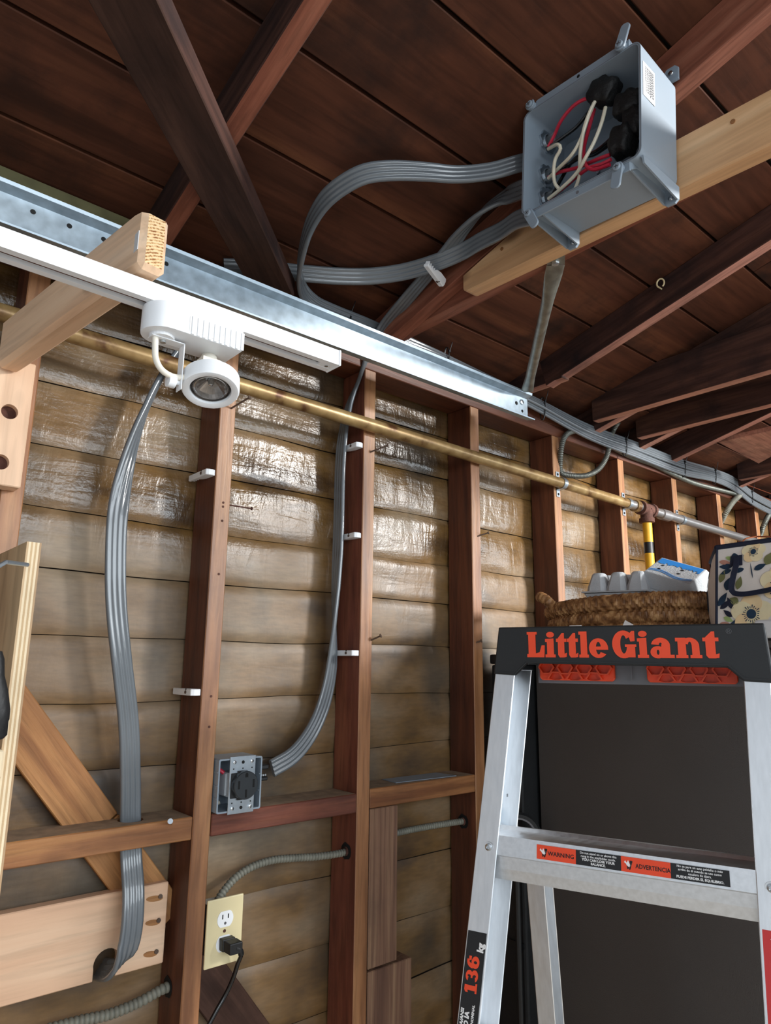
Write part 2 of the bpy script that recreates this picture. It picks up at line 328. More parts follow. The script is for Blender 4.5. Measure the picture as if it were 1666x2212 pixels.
def cut(o, mb):
    off = Vector((0, 0, 0)); me = bpy.data.meshes.new('cutter'); inv = o.matrix_parent_inverse.copy()
    bpy.context.view_layer.update(); mi = o.matrix_world.inverted()
    me.from_pydata([mi @ Vector(p) for p in mb.v], [], mb.f); bm = bmesh.new(); bm.from_mesh(me); bmesh.ops.recalc_face_normals(bm, faces=bm.faces); bm.to_mesh(me); bm.free()
    c = bpy.data.objects.new('cutter', me); COL.objects.link(c); c.matrix_world = o.matrix_world
    o.data = o.data.copy(); md = o.modifiers.new('cut', 'BOOLEAN'); md.operation = 'DIFFERENCE'; md.object = c; md.solver = 'EXACT'
    bpy.context.view_layer.update(); dg = bpy.context.evaluated_depsgraph_get(); nm = bpy.data.meshes.new_from_object(o.evaluated_get(dg))
    o.modifiers.clear(); nm.name = o.name; o.data = nm; bpy.data.objects.remove(c)
    return o
def text(name, s, size, basis, parent, mat, offset=0.0, extrude=0.0002, align='LEFT', sx=1.0, shear=0.0, line=1.0):
    # basis = (origin, right, up, normal)
    cu = bpy.data.curves.new(name, 'FONT'); cu.body = s; cu.size = size; cu.offset = offset; cu.extrude = extrude; cu.align_x = align; cu.shear = shear; cu.space_line = line; cu.resolution_u = 2
    t = bpy.data.objects.new(name, cu); COL.objects.link(t); bpy.context.view_layer.update()
    me = bpy.data.meshes.new_from_object(t.evaluated_get(bpy.context.evaluated_depsgraph_get())); bpy.data.objects.remove(t)
    o, r, u, n = [Vector(q) for q in basis]; off = wloc(parent); me.name = name
    for v in me.vertices: p = o+r*v.co.x*sx+u*v.co.y+n*(v.co.z+extrude)-off; v.co = p
    me.materials.clear(); me.materials.append(mat); me.update()
    return mesh_obj(name, me, parent)

# ------------------------------------------------------------------ setting: floor and walls
floor = part('floor', MB().bb((-4, -7, -0.1), (7, 0.14, 0.0)), M['concrete'], kind='structure')
wall = part('wall_back', MB().bb((-0.95, 0.112, 0.0), (4.75, 0.14, 2.47)), M['felt'], kind='structure')
seams = [2.405, 2.28, 2.15, 2.02, 1.89, 1.772, 1.648, 1.52, 1.388, 1.25, 1.105, 0.962, 0.826, 0.69, 0.55, 0.40, 0.22, 0.04]
def seam_z(k, x):
    return seams[k]+0.009*noise.noise((x*1.7, k*3.1, 0.3))+0.004*noise.noise((x*5.0, k*7.7, 2.0))
NX = 250; x0, x1 = -0.9, 4.7
for k in range(len(seams)-1):
    rows = 11; vs = []; fs = []
    for i in range(NX+1):
        x = x0+(x1-x0)*i/NX; zt = seam_z(k, x)-0.0007; zb = seam_z(k+1, x)+0.0007
        amp = 1.0 if k > 0 else 0.5
        for j in range(rows):
            t = j/(rows-1); z = zt+(zb-zt)*t
            y = 0.1005-0.0018*(1-(2*t-1)**4)-amp*(0.0055*noise.noise((x*1.6, z*8.0, k*0.9))+0.0032*noise.noise((x*6.5, z*14.0, 4.0+k)))
            y += 0.003*math.exp(-t*9)*(1 if k % 2 else 0.3)
            if j in (0, rows-1): y += 0.003
            vs.append((x, min(y, 0.109), z))
    for i in range(NX):
        for j in range(rows-1):
            a = i*rows+j; fs.append((a, a+1, a+rows+1, a+rows))
    part('wall_board', MB().add(vs, fs), M['paper'], wall, smooth=True)
SX = [0.2911-0.4064*3+0.4064*i for i in range(14)]      # right faces of the studs
studs = {}
for i, x in enumerate(SX):
    if x > 4.7: continue
    mat = M['stud'] if i != 5 else M['stud_red']
    studs[i] = lumber('stud', (x-0.019, 0.0475, 0.04), (x-0.019, 0.0475, 2.361), 0.095, 0.038, mat, wall, upv=(1, 0, 0))
lumber('bottom_plate', (-0.93, 0.0475, 0.02), (4.73, 0.0475, 0.02), 0.095, 0.04, M['stud'], wall)
lumber('top_plate', (-0.93, 0.0475, 2.3805), (4.73, 0.0475, 2.3805), 0.095, 0.038, M['stud'], wall)
lumber('top_plate', (-0.93, 0.0490, 2.4195), (4.73, 0.0490, 2.4195), 0.095, 0.038, M['stud'], wall)
iA, iB, iC = 4, 5, 6                                    # the three large studs in view: .6975, 1.1039, 1.5103
blkA = lumber('blocking', (0.293, 0.0455, 1.2825), (0.6585, 0.0455, 1.2825), 0.091, 0.042, M['block'], wall)
blkB = lumber('blocking', (0.699, 0.0455, 1.2825), (1.0645, 0.0455, 1.2825), 0.091, 0.042, M['stud_red'], wall)
blkC = lumber('blocking', (1.1055, 0.0455, 1.2880), (1.4705, 0.0455, 1.2880), 0.091, 0.044, M['block'], wall)
cut(blkA, MB().cyl((0.553, 0.045, 1.2), (0.553, 0.045, 1.4), 0.0235, 24))
for x in SX[7:]:
    if x < 4.4: lumber('blocking', (x+0.002, 0.0455, 1.285), (x+0.366, 0.0455, 1.285), 0.091, 0.042, M['block'], wall)
# let-in diagonal brace behind the blocking
bd = Vector((0.62, 0, -0.785)).normalized(); bc = Vector((0.452, 0.083, 1.353))
bn = Vector((bd.z, 0, -bd.x))
lumber('diagonal_brace', bc-bd*0.40, bc+bd*0.085, 0.086, 0.022, M['brace'], wall, upv=(0, 1, 0))
lumber('diagonal_brace', bc+bd*0.088, bc+bd*0.325, 0.086, 0.022, M['brace'], wall, upv=(0, 1, 0))
lumber('diagonal_brace', bc+bd*0.40, bc+bd*1.25, 0.086, 0.016, M['dark_beam'], wall, upv=(0, 1, 0))
board = lumber('backing_board', (0.295, 0.070, 1.106), (0.645, 0.070, 1.106), 0.026, 0.143, M['fir'], wall, label='pale new fir backing board with three pocket screw holes')
cut(board, MB().cyl((0.536, 0.0, 1.060), (0.536, 0.2, 1.060), 0.0243, 24)); cut(board, MB().bb((0.5125, 0.0, 0.98), (0.5535, 0.2, 1.0565)))
for zz, ln in ((1.152, 0.034), (1.110, 0.03), (1.056, 0.028)):
    mb = MB().lathe([(0, 0.0062), (0.0004, 0.0062)], (0, 0, 0), (0, -1, 0), 18)
    mb.v = [(0.618+(p[0])*(ln/0.0124)*1.0, 0.0568+p[1], zz+p[2]*0.85-(p[0])*0.25) for p in mb.v]
    ph = part('pocket_hole', mb, M['brace'], board)
    part('screw', MB().cyl((0.629, 0.0545, zz+0.002), (0.629, 0.0562, zz+0.002), 0.0042, 12), M['nail'], board)
lumber('trimmer_block', (1.1495, 0.019, 0.927), (1.1495, 0.019, 1.2645), 0.087, 0.038, M['gray_wood'], wall, upv=(0, 1, 0))
lumber('trimmer_block', (1.1735, 0.0455, 0.045), (1.1735, 0.0455, 0.922), 0.133, 0.091, M['gray_wood'], wall, upv=(0, 1, 0))
lumber('frieze_strip', (-0.118, -0.0065, 2.449), (0.445, -0.0065, 2.449), 0.012, 0.100, M['olive'], wall, label='olive painted strip above the steel rail')
# short cripples between plate and roof at the far end
for x in (2.90, 3.28): lumber('cripple', (x, 0.05, 2.440), (x, 0.05, 2.482), 0.04, 0.05, M['rafter_red'], wall, upv=(0, 1, 0))
# nails left in the studs
def nail(p0, p1, stud_o, r=0.0021, hr=0.0048, mat='nail'):
    p0, p1 = Vector(p0), Vector(p1); d = (p1-p0).normalized()
    part('nail', MB().cyl(p0-d*0.012, p1, r, 8).cyl(p1, p1+d*0.0018, hr, 12), M[mat], stud_o)
nail((0.686, 0.0, 2.152), (0.703, -0.048, 2.168), studs[iA]); nail((0.6975, 0.05, 1.944), (0.778, 0.05, 1.945), studs[iA], 0.0018, 0.0042, 'rust')
nail((1.088, 0.0, 2.135), (1.112, -0.040, 2.148), studs[iB]); nail((1.101, 0.0, 1.655), (1.112, -0.022, 1.665), studs[iB])
nail((1.497, 0.0, 1.965), (1.52, -0.02, 1.975), studs[iC]); nail((1.484, 0.0, 1.66), (1.49, -0.012, 1.664), studs[iC])
nail((0.615, 0.0, 1.296), (0.600, -0.028, 1.307), blkA, 0.0022, 0.005, 'chrome')
# torn edge strips and holes: old nail holes in the first stud
for z in (1.935, 1.926, 1.895, 1.53, 1.78, 1.47): part('nail_hole', MB().cyl((0.681, -0.0004, z), (0.681, 0.003, z), 0.0028, 10), M['rust'], studs[iA])
# end wall at the far right
wall_l = part('wall_left', MB().bb((-1.75, -7, 0), (-1.65, 0.14, 3.4)), M['doorpaint'], kind='structure')
wall_r = part('wall_right', MB().bb((4.75, -1.30, 0), (4.85, 0.14, 2.80)), M['felt'], kind='structure')
for y in (-0.3, -0.71, -1.12): lumber('stud', (4.70, y, 0.02), (4.70, y, 2.42-y*0.254), 0.09, 0.038, M['rafter'], wall_r, upv=(0, 1, 0))

# ------------------------------------------------------------------ setting: roof
sl = 0.254; ca = 1/math.sqrt(1+sl*sl); RD = Vector((0, -ca, sl*ca)); RN = Vector((0, sl*ca, ca))   # up the slope, outward normal
def roofz(y, z0=2.50): return z0-sl*y
y_lo, y_hi = 0.35, -3.6
ceil = part('ceiling', MB().prism([(-0.95, y_lo, roofz(y_lo, 2.528)), (4.75, y_lo, roofz(y_lo, 2.528)), (4.75, y_hi, roofz(y_hi, 2.528)), (-0.95, y_hi, roofz(y_hi, 2.528))], (0, 0, 0.03)), M['felt'], kind='structure')
bw = 0.1905; yk = 0.35; k = 0
while yk > -3.5:
    ya, yb = -0.018-0.187*(k-2)-0.0, 0
    yc = 0.0755+0.187*(1.5-k)
    c = Vector((0, yc, roofz(yc)))+RN*0.011
    splits = [-0.93, 4.73] if k % 3 else [-0.93, 1.9+0.3*(k % 2), 4.73]
    for a, b2 in zip(splits[:-1], splits[1:]):
        lumber('roof_board', c+Vector((a+0.0015, 0, 0.001*noise.noise((k*2.3, 0, 1)))), c+Vector((b2-0.0015, 0, 0)), 0.186, 0.021, M['roof'], ceil, upv=RN)
    k += 1; yk = yc-0.09
def rafter(xl, mat='rafter', ya=0.30, yb=-3.4, name='rafter', label=None, w=0.038, zb=2.41, h=0.0875):
    def pt(y): return Vector((xl+w/2, y, zb-sl*y))+RN*(h/2)
    return lumber(name, pt(ya), pt(yb), w, h, M[mat], ceil, upv=RN, label=label)
rafter(-0.77); rafter(-0.16); rA = rafter(0.449, 'rafter', label='reddish rafter crossing behind the flat diagonal beam'); rafter(1.087, 'rafter_red')
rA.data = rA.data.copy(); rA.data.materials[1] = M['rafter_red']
rC = rafter(1.676, 'rafter', ya=-0.13)
lumber('rafter', (1.695, 0.11, 2.493), (1.695, -0.19, 2.493), 0.0376, 0.084, M['rafter'], ceil)
rafter(2.09); rafter(2.39); rafter(2.640); rafter(3.26); rafter(3.87); rafter(4.4)
def tie(xl, zb, h=0.14, w=0.038, ya=0.05, yb=-3.0, mat='rafter', label=None):
    return lumber('tie_beam', (xl+w/2, ya, zb+h/2), (xl+w/2, yb, zb+h/2), w, h, M[mat], ceil, label=label)
tie(1.125, 2.452, 0.089, ya=-0.02, mat='rafter_red', yb=-2.9, label='old red tie beam behind the pale sister board')
tie(2.050, 2.440, 0.14, ya=-0.05); tie(2.342, 2.443, 0.14, ya=-0.05); tie(3.22, 2.44, 0.10, ya=-0.05); tie(3.83, 2.44, 0.10)
# flat corner braces under the rafters
fd = Vector((0.729, 0.685, 0)); fn = Vector((-0.685, 0.729, 0))
P0 = Vector((0.676, -0.177, 0))
a = P0-fd*1.6+fn*0.0455; b2 = P0+fd*0.17+fn*0.0455
cb_o = lumber('corner_brace', a+Vector((0, 0, 2.463)), b2+Vector((0, 0, 2.463)), 0.091, 0.046, M['dark_beam'], ceil, label='dark flat beam running diagonally under the rafters')
cb_o.data.materials.append(M['rafter'])
for f in cb_o.data.polygons: f.material_index = 1 if f.normal.y < -0.8 else 0
mb = MB().prism([(2.685, -0.205, 2.462), (3.10, -0.19, 2.462), (2.72, -0.62, 2.462), (2.685, -0.50, 2.462)], (0, 0, 0.02))
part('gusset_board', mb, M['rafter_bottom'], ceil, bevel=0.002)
# pale sister board, tapered at the wall end
nb = [(-0.348, 2.443), (-0.335, 2.452), (-0.335, 2.489), (-0.515, 2.538), (-2.6, 2.450), (-2.6, 2.360)]
me = bpy.data.meshes.new('sister_board'); c0 = Vector((1.104, -1.0, 2.46))
mb = MB().prism([(y-c0.y, -0.019, z-c0.z) for y, z in nb], (0, 0.038, 0)); me.from_pydata(mb.v, [], mb.f); me.materials.append(M['cedar'])
bm = bmesh.new(); bm.from_mesh(me); bmesh.ops.recalc_face_normals(bm, faces=bm.faces); bmesh.ops.bevel(bm, geom=bm.edges[:], offset=0.003, segments=1, affect='EDGES'); bm.to_mesh(me); bm.free()
sis = mesh_obj('sister_board', me, ceil, label='pale new board beside the old tie beam carrying the grey box')
sis.matrix_basis = Matrix(((0, 1, 0, c0.x), (1, 0, 0, c0.y), (0, 0, 1, c0.z), (0, 0, 0, 1)))
for y, z in ((-0.955, 2.495), (-0.455, 2.500)): part('screw', MB().cyl((1.0835, y, z), (1.0855, y, z), 0.0042, 12), M['brace'], sis)

# ------------------------------------------------------------------ measured runs of the cables and wires (metres, world space)
CABLE_A=[(0.599,0.03,2.332),(0.575,0.03,2.28),(0.532,0.035,2.188),(0.498,0.035,2.08),(0.479,0.035,1.982),(0.471,0.035,1.884),(0.477,0.035,1.774),(0.487,0.035,1.693),(0.506,0.035,1.596),(0.531,0.04,1.483),(0.546,0.045,1.38),(0.553,0.045,1.304),(0.558,0.04,1.24),(0.56,0.02,1.18),(0.557,0.008,1.122),(0.549,0.008,1.083),(0.538,0.025,1.06),(0.536,0.06,1.048),(0.544,0.12,1.032)]
CABLE_B=[(1.069,-0.236,2.525),(1.068,-0.162,2.496),(1.084,-0.053,2.464),(1.074,-0.01,2.405),(1.062,0.02,2.334),(1.048,0.04,2.271),(1.037,0.05,2.194),(1.033,0.055,2.094),(1.033,0.055,1.911),(1.029,0.055,1.759),(1.026,0.055,1.634),(1.018,0.055,1.558),(0.997,0.055,1.488),(0.962,0.052,1.433),(0.918,0.05,1.393),(0.863,0.048,1.37)]
CABLE_B2=[(0.991,-0.6,2.525),(1.04,-0.502,2.583),(1.027,-0.448,2.569),(1.031,-0.388,2.554),(1.049,-0.312,2.539)]
CABLE_1=[(1.01,-0.6,2.598),(0.981,-0.575,2.586),(0.952,-0.54,2.577),(0.904,-0.495,2.571),(0.846,-0.461,2.567),(0.788,-0.428,2.559),(0.745,-0.393,2.55),(0.722,-0.348,2.538),(0.713,-0.297,2.525),(0.723,-0.234,2.509),(0.749,-0.167,2.492),(0.782,-0.106,2.477),(0.822,-0.063,2.466),(0.871,-0.041,2.46),(0.935,-0.031,2.463),(1.038,-0.033,2.463),(1.146,-0.02,2.47),(1.335,-0.028,2.463),(1.536,-0.028,2.455),(1.765,-0.028,2.443),(2.053,-0.028,2.419),(2.361,-0.028,2.423),(2.722,-0.028,2.425),(3.017,-0.028,2.441),(3.225,-0.028,2.441),(3.418,-0.028,2.408),(3.648,-0.028,2.389)]
CABLE_1b=[(1.538,-0.026,2.441),(1.766,-0.026,2.424),(2.054,-0.026,2.393),(2.36,-0.026,2.39),(2.72,-0.026,2.389),(3.015,-0.026,2.412),(3.222,-0.026,2.406),(3.414,-0.026,2.369),(3.643,-0.026,2.351)]
CABLE_3=[(1.011,-0.6,2.472),(1.107,-0.472,2.56),(1.084,-0.424,2.548),(1.062,-0.358,2.531),(1.035,-0.295,2.52),(1.0,-0.22,2.516),(0.948,-0.16,2.511),(0.884,-0.117,2.505),(0.836,-0.089,2.503),(0.788,-0.063,2.501)]
MC1=[(1.49,0.045,1.184),(1.446,0.05,1.185),(1.356,0.055,1.186),(1.252,0.055,1.186),(1.149,0.05,1.182),(1.074,0.04,1.172)]
MC2=[(1.088,0.035,1.175),(1.058,0.04,1.17),(0.996,0.045,1.171),(0.937,0.05,1.176),(0.877,0.05,1.181),(0.826,0.05,1.176),(0.789,0.05,1.162),(0.761,0.045,1.144),(0.744,0.04,1.129)]
MC3=[(0.668,0.06,0.99),(0.641,0.055,0.989),(0.602,0.055,0.98),(0.551,0.055,0.975),(0.494,0.055,0.979),(0.441,0.055,0.981)]
MCU=[(2.001,-0.015,2.402),(1.94,-0.018,2.374),(1.908,-0.018,2.33),(1.918,0.0,2.271),(1.938,0.01,2.241),(1.996,0.0,2.24),(2.066,-0.01,2.254),(2.133,-0.015,2.29),(2.179,-0.02,2.345),(2.207,-0.022,2.412),(2.216,-0.03,2.448),(2.203,-0.06,2.47)]
MCP=[(2.17,-0.008,2.399),(2.354,-0.01,2.383),(2.522,-0.012,2.383),(2.668,-0.012,2.374),(2.865,-0.012,2.367),(3.13,-0.012,2.38),(3.32,-0.014,2.389),(3.452,-0.012,2.384),(3.698,-0.012,2.376)]
MCD1=[(3.306,-0.02,2.39),(3.212,-0.02,2.337),(3.152,-0.01,2.28),(3.188,0.03,2.249)]
MCD2=[(3.74,-0.02,2.398),(3.622,-0.02,2.34),(3.566,-0.01,2.28),(3.594,0.02,2.241)]
COPPER=[(2.275,-0.004,2.454),(2.392,-0.004,2.452),(2.578,-0.006,2.45),(2.734,-0.004,2.453),(2.983,-0.004,2.457),(3.36,-0.004,2.461),(3.743,-0.004,2.466)]
RED1=[(0.995,-0.65,2.588),(0.995,-0.665,2.605),(0.985,-0.688,2.616),(0.98,-0.717,2.624),(0.98,-0.743,2.623),(0.985,-0.762,2.616)]
BLK1=[(0.995,-0.656,2.587),(1.0,-0.679,2.593),(1.005,-0.708,2.601),(1.005,-0.734,2.614),(0.995,-0.765,2.617)]
WHT1=[(0.985,-0.657,2.574),(0.97,-0.688,2.556),(0.97,-0.694,2.542),(0.975,-0.678,2.532),(0.975,-0.673,2.505),(0.985,-0.669,2.489),(0.995,-0.674,2.478)]
WHT2=[(0.995,-0.647,2.52),(0.985,-0.676,2.518),(0.975,-0.714,2.52),(0.975,-0.735,2.541),(0.975,-0.749,2.569),(0.98,-0.763,2.602)]
RED2=[(0.995,-0.647,2.522),(0.995,-0.674,2.518),(0.995,-0.714,2.504),(0.985,-0.759,2.488),(0.985,-0.785,2.482)]
BLK2=[(1.0,-0.647,2.53),(1.005,-0.683,2.532),(1.005,-0.714,2.531),(0.995,-0.754,2.515),(0.995,-0.792,2.525),(0.995,-0.811,2.536)]
WHT3=[(0.985,-0.652,2.467),(0.98,-0.687,2.469),(0.975,-0.721,2.476),(0.965,-0.749,2.488),(0.97,-0.765,2.514),(0.975,-0.778,2.546),(0.98,-0.785,2.577)]
RED3=[(0.995,-0.645,2.474),(0.995,-0.688,2.482),(0.985,-0.72,2.479),(0.98,-0.747,2.476),(0.98,-0.77,2.469),(0.98,-0.789,2.467)]
BLK3=[(1.0,-0.645,2.478),(1.01,-0.696,2.54),(1.01,-0.735,2.525),(1.005,-0.767,2.52),(0.995,-0.796,2.513)]
WHT4=[(0.995,-0.702,2.459),(0.985,-0.721,2.476),(0.975,-0.732,2.513),(0.975,-0.742,2.556),(0.975,-0.757,2.585),(0.98,-0.769,2.607)]
RED4=[(0.985,-0.732,2.494),(0.995,-0.728,2.537),(1.0,-0.735,2.57),(0.995,-0.754,2.604)]
RED5=[(0.985,-0.733,2.504),(0.975,-0.744,2.477),(0.975,-0.759,2.462),(0.975,-0.789,2.454)]
POWER=[(0.746,-0.02,1.069),(0.758,-0.025,1.055),(0.763,-0.02,1.029),(0.761,-0.01,1.003),(0.753,0.0,0.974),(0.735,0.0,0.951),(0.714,0.0,0.922)]
# ------------------------------------------------------------------ grey flat cables
def ribbon_profile(nl=4, pitch=0.0096, r=0.0055):
    pr = []; xs = [(i-(nl-1)/2)*pitch for i in range(nl)]
    for i, x in enumerate(xs):
        a0 = -50 if i else -180; a1 = 50 if i < nl-1 else 180
        for k in range(5 if 0 < i < nl-1 else 7):
            n = (5 if 0 < i < nl-1 else 7)-1
            lo = 180 if i == 0 else 130; hi = 0 if i == nl-1 else 50
            t = math.radians(lo+(hi-lo)*k/n); pr.append((x+r*math.cos(t), r*math.sin(t)))
    bot = [(x, -y) for x, y in reversed(pr)]
    return pr+[q for q in bot[1:-1]]
RIB = ribbon_profile()
def wlerp(keys, n):
    out = []
    for i in range(n):
        t = i/(n-1)*(len(keys)-1); k = min(int(t), len(keys)-2); out.append(Vector(keys[k]).lerp(Vector(keys[k+1]), t-k))
    return out
def ribbon(name, pts, wkeys, parent, step=0.012, prof=RIB, label=None):
    sp = smoothpath(pts, step); return part(name, MB().sweep(sp, prof, wlerp(wkeys, len(sp))), M['cable'], parent, smooth=True, label=label), sp
def wire(name, pts, mat, parent, r=0.0034): return part(name, MB().tube(smoothpath(pts, 0.006), r, 8), M[mat], parent, smooth=True)
XW = (1, 0, 0.0); YW = (0, 1, 0)
cabA = thing('flat_cable', 'grey flat cable hanging in the left stud bay and through the pale board', 'cable', (0.55, 0.045, 1.28))
ribbon('cable_sheath', CABLE_A, [(0.35, 0.95, 0), (0.35, 0.95, 0.0), (0.36, 0.95, 0.0), (0.45, 0.9, 0.0), (0.75, 0.7, 0), (0.95, 0.3, 0.0), (1, -0.3, 0), (1, -0.25, 0), (1, -0.2, 0), (1, -0.1, 0), XW, XW, XW, XW, (1, -0.1, 0), (0.95, -0.2, 0.0), (0.85, 0, 0.45), (0.6, 0.0, 0.8), (0.6, 0, 0.8)], cabA)
cabB = thing('flat_cable', 'grey flat cable clipped down the second stud to the four-slot receptacle', 'cable', (1.03, 0.055, 1.6))
ribbon('cable_sheath', [CABLE_B2[i] for i in range(5)]+CABLE_B[1:], [(0, 0.0, 1), (0.0, 0.2, 1), (0.6, 0.3, 0.5), (1, 0.1, 0.1), (1, -0.1, 0.1), (1, 0, 0), (1, 0, 0), (0.9, 0.5, 0), (0.5, 0.8, 0), (0.2, 1, 0), YW, YW, YW, YW, (0.2, 1, 0), (0.55, 0.7, -0.3), (0.8, 0.3, -0.5), (0.7, 0.1, -0.7), (0.45, 0, -0.9), (0.3, 0, -0.95)], cabB)
for nm, p, mt in (('white_wire', WHT2, 'cream'), ('red_wire', RED2, 'red'), ('black_wire', BLK2, 'shiny_black')): wire(nm, p, mt, cabB)
cab1 = thing('flat_cable', 'grey flat cable looping from the box then tied along the top plate', 'cable', (0.75, -0.17, 2.49))
WL = [(0, 0, 1), (0, 0, 1), (-0.2, -0.3, 0.9), (-0.3, -0.45, 0.8), (-0.33, -0.5, 0.78), (-0.33, -0.5, 0.78), (-0.3, -0.45, 0.8), (-0.25, -0.35, 0.85), (-0.1, 0.1, 0.95), (0.05, 0.4, 0.88), (0.1, 0.5, 0.86), (0.1, 0.5, 0.86), (0.1, 0.45, 0.88), (0.05, 0.3, 0.92), (0, 0.2, 0.95), (0, 0.15, 1), (0, 0.15, 1)]+[(0, 0.1, 1)]*10
_, sp1 = ribbon('cable_sheath', CABLE_1, WL, cab1)
for nm, p, mt in (('white_wire', WHT1, 'cream'), ('red_wire', RED1, 'red'), ('black_wire', BLK1, 'shiny_black')): wire(nm, p, mt, cab1)
cab1b = thing('flat_cable', 'second grey flat cable running below its twin along the top plate', 'cable', (1.8, -0.026, 2.42))
pts = [(0.30, -0.02, 2.425), (0.7, -0.02, 2.425), (1.1, -0.022, 2.43), (1.35, -0.025, 2.435)]+CABLE_1b
ribbon('cable_sheath', pts, [(0, 0.1, 1), (0, 0.1, 1)], cab1b, prof=ribbon_profile(3, 0.0092, 0.0058))
for xx, dz in ((0.99, 0), (1.345, 0.0), (1.80, -0.012), (2.30, -0.015), (2.75, -0.016), (3.03, -0.012), (3.40, -0.016)):
    q = min(sp1, key=lambda p: abs(p.x-xx)+(10 if p.y < -0.09 else 0)); hh = 0.026 if xx < 1.2 else 0.041
    mb = MB(); c = Vector((q.x, q.y+0.003, q.z+dz)); loop = []
    for i in range(20):
        t = 2*math.pi*i/20; loop.append(c+Vector((0.002*math.sin(t), -0.0105*math.cos(t), hh*math.sin(t))) if True else 0)
    loop.append(loop[0]); mb.sweep(loop, [(-0.0022, -0.0008), (0.0022, -0.0008), (0.0022, 0.0008), (-0.0022, 0.0008)], [(1, 0, 0)]*21)
    mb.bb((c.x-0.0035, c.y-0.014, c.z+hh*0.5), (c.x+0.0035, c.y-0.009, c.z+hh*0.5+0.006)).tube([(c.x, c.y-0.012, c.z+hh*0.5), (c.x+0.003, c.y-0.020, c.z+hh+0.006), (c.x+0.006, c.y-0.021, c.z+hh+0.018)], 0.0012, 6)
    part('cable_tie', mb, M['black'], cab1)
cab3 = thing('flat_cable', 'grey flat cable from the lowest box connector to behind the diagonal beam', 'cable', (0.95, -0.16, 2.51))
c3 = [CABLE_3[0], (1.025, -0.545, 2.497), (1.05, -0.48, 2.516)]+[(1.055, -0.42, 2.524)]+CABLE_3[3:]+[(0.72, -0.035, 2.495), (0.64, -0.01, 2.478)]
ribbon('cable_sheath', c3, [(0, 0, 1), (-0.1, -0.1, 0.95), (-0.25, -0.3, 0.9), (-0.35, -0.4, 0.86), (-0.35, -0.4, 0.86), (-0.35, -0.4, 0.86), (-0.33, -0.38, 0.87), (-0.3, -0.35, 0.88), (-0.3, -0.35, 0.88), (-0.3, -0.35, 0.88)], cab3)
for nm, p, mt in (('white_wire', WHT3, 'cream'), ('white_wire', WHT4, 'cream'), ('red_wire', RED3, 'red'), ('red_wire', RED4, 'red'), ('red_wire', RED5, 'red'), ('black_wire', BLK3, 'shiny_black')): wire(nm, p, mt, cab3)

# ------------------------------------------------------------------ armoured flex conduits
def flex(name, pts, label, mat='conduit', r=0.0072, pitch=0.0074, group=None):
    sp = smoothpath(pts, pitch/4); sc = [1.0+0.17*(abs(math.sin(math.pi*i/4))**0.6*2-1) for i in range(len(sp))]
    t = top(name, MB().tube(sp, r, 10, sc), M[mat], label, 'conduit', group, smooth=True)
    return t
flex('flex_conduit', MC1, 'ribbed grey conduit crossing the bay right of the weathered trimmer block')
flex('flex_conduit', MC2, 'ribbed grey conduit curving down into the top of the ivory wall outlet')
flex('flex_conduit', MC3, 'ribbed grey conduit at the bottom left under the pale backing board', r=0.0085, pitch=0.0085)
flex('flex_conduit', MCU, 'ribbed conduit hanging in a U under the cables at the fourth stud', 'conduit_zinc', 0.0085, 0.007)
flex('flex_conduit', MCP, 'thin ribbed conduit running along the plate below the bundled cables', 'conduit_zinc', 0.0085, 0.007)
flex('flex_conduit', MCD1, 'short ribbed conduit dropping from the plate behind the bag, left one', 'conduit', 0.011, 0.008)
flex('flex_conduit', MCD2, 'short ribbed conduit dropping from the plate at the right picture edge', 'conduit_zinc', 0.011, 0.008)
for (x, y, z, st) in ((1.472, 0.048, 1.184, studs[iC]), (1.0659, 0.037, 1.173, studs[iB]), (0.6595, 0.06, 0.989, studs[iA])):
    mb = MB(); a = random.Random(3)
    ring = [Vector((x-0.0006, y+0.0165*math.cos(t)*(1+0.25*a.random()), z+0.0165*math.sin(t)*(1+0.25*a.random()))) for t in [2*math.pi*i/14 for i in range(14)]]
    part('bored_hole', mb.prism(ring, (-0.0006, 0, 0)), M['slot'], st)
    part('bushing', MB().lathe([(-0.004, 0.0095), (0.003, 0.0105), (0.003, 0.008), (-0.004, 0.008)], (x-0.002, y, z), (1, 0, 0), 16, False), M['rust'], st)
top('copper_wire', MB().tube(smoothpath(COPPER, 0.02), 0.0022, 6), M['copper_red'], 'thin copper wire lying along the plate above the bundled cables', 'wire', smooth=True)

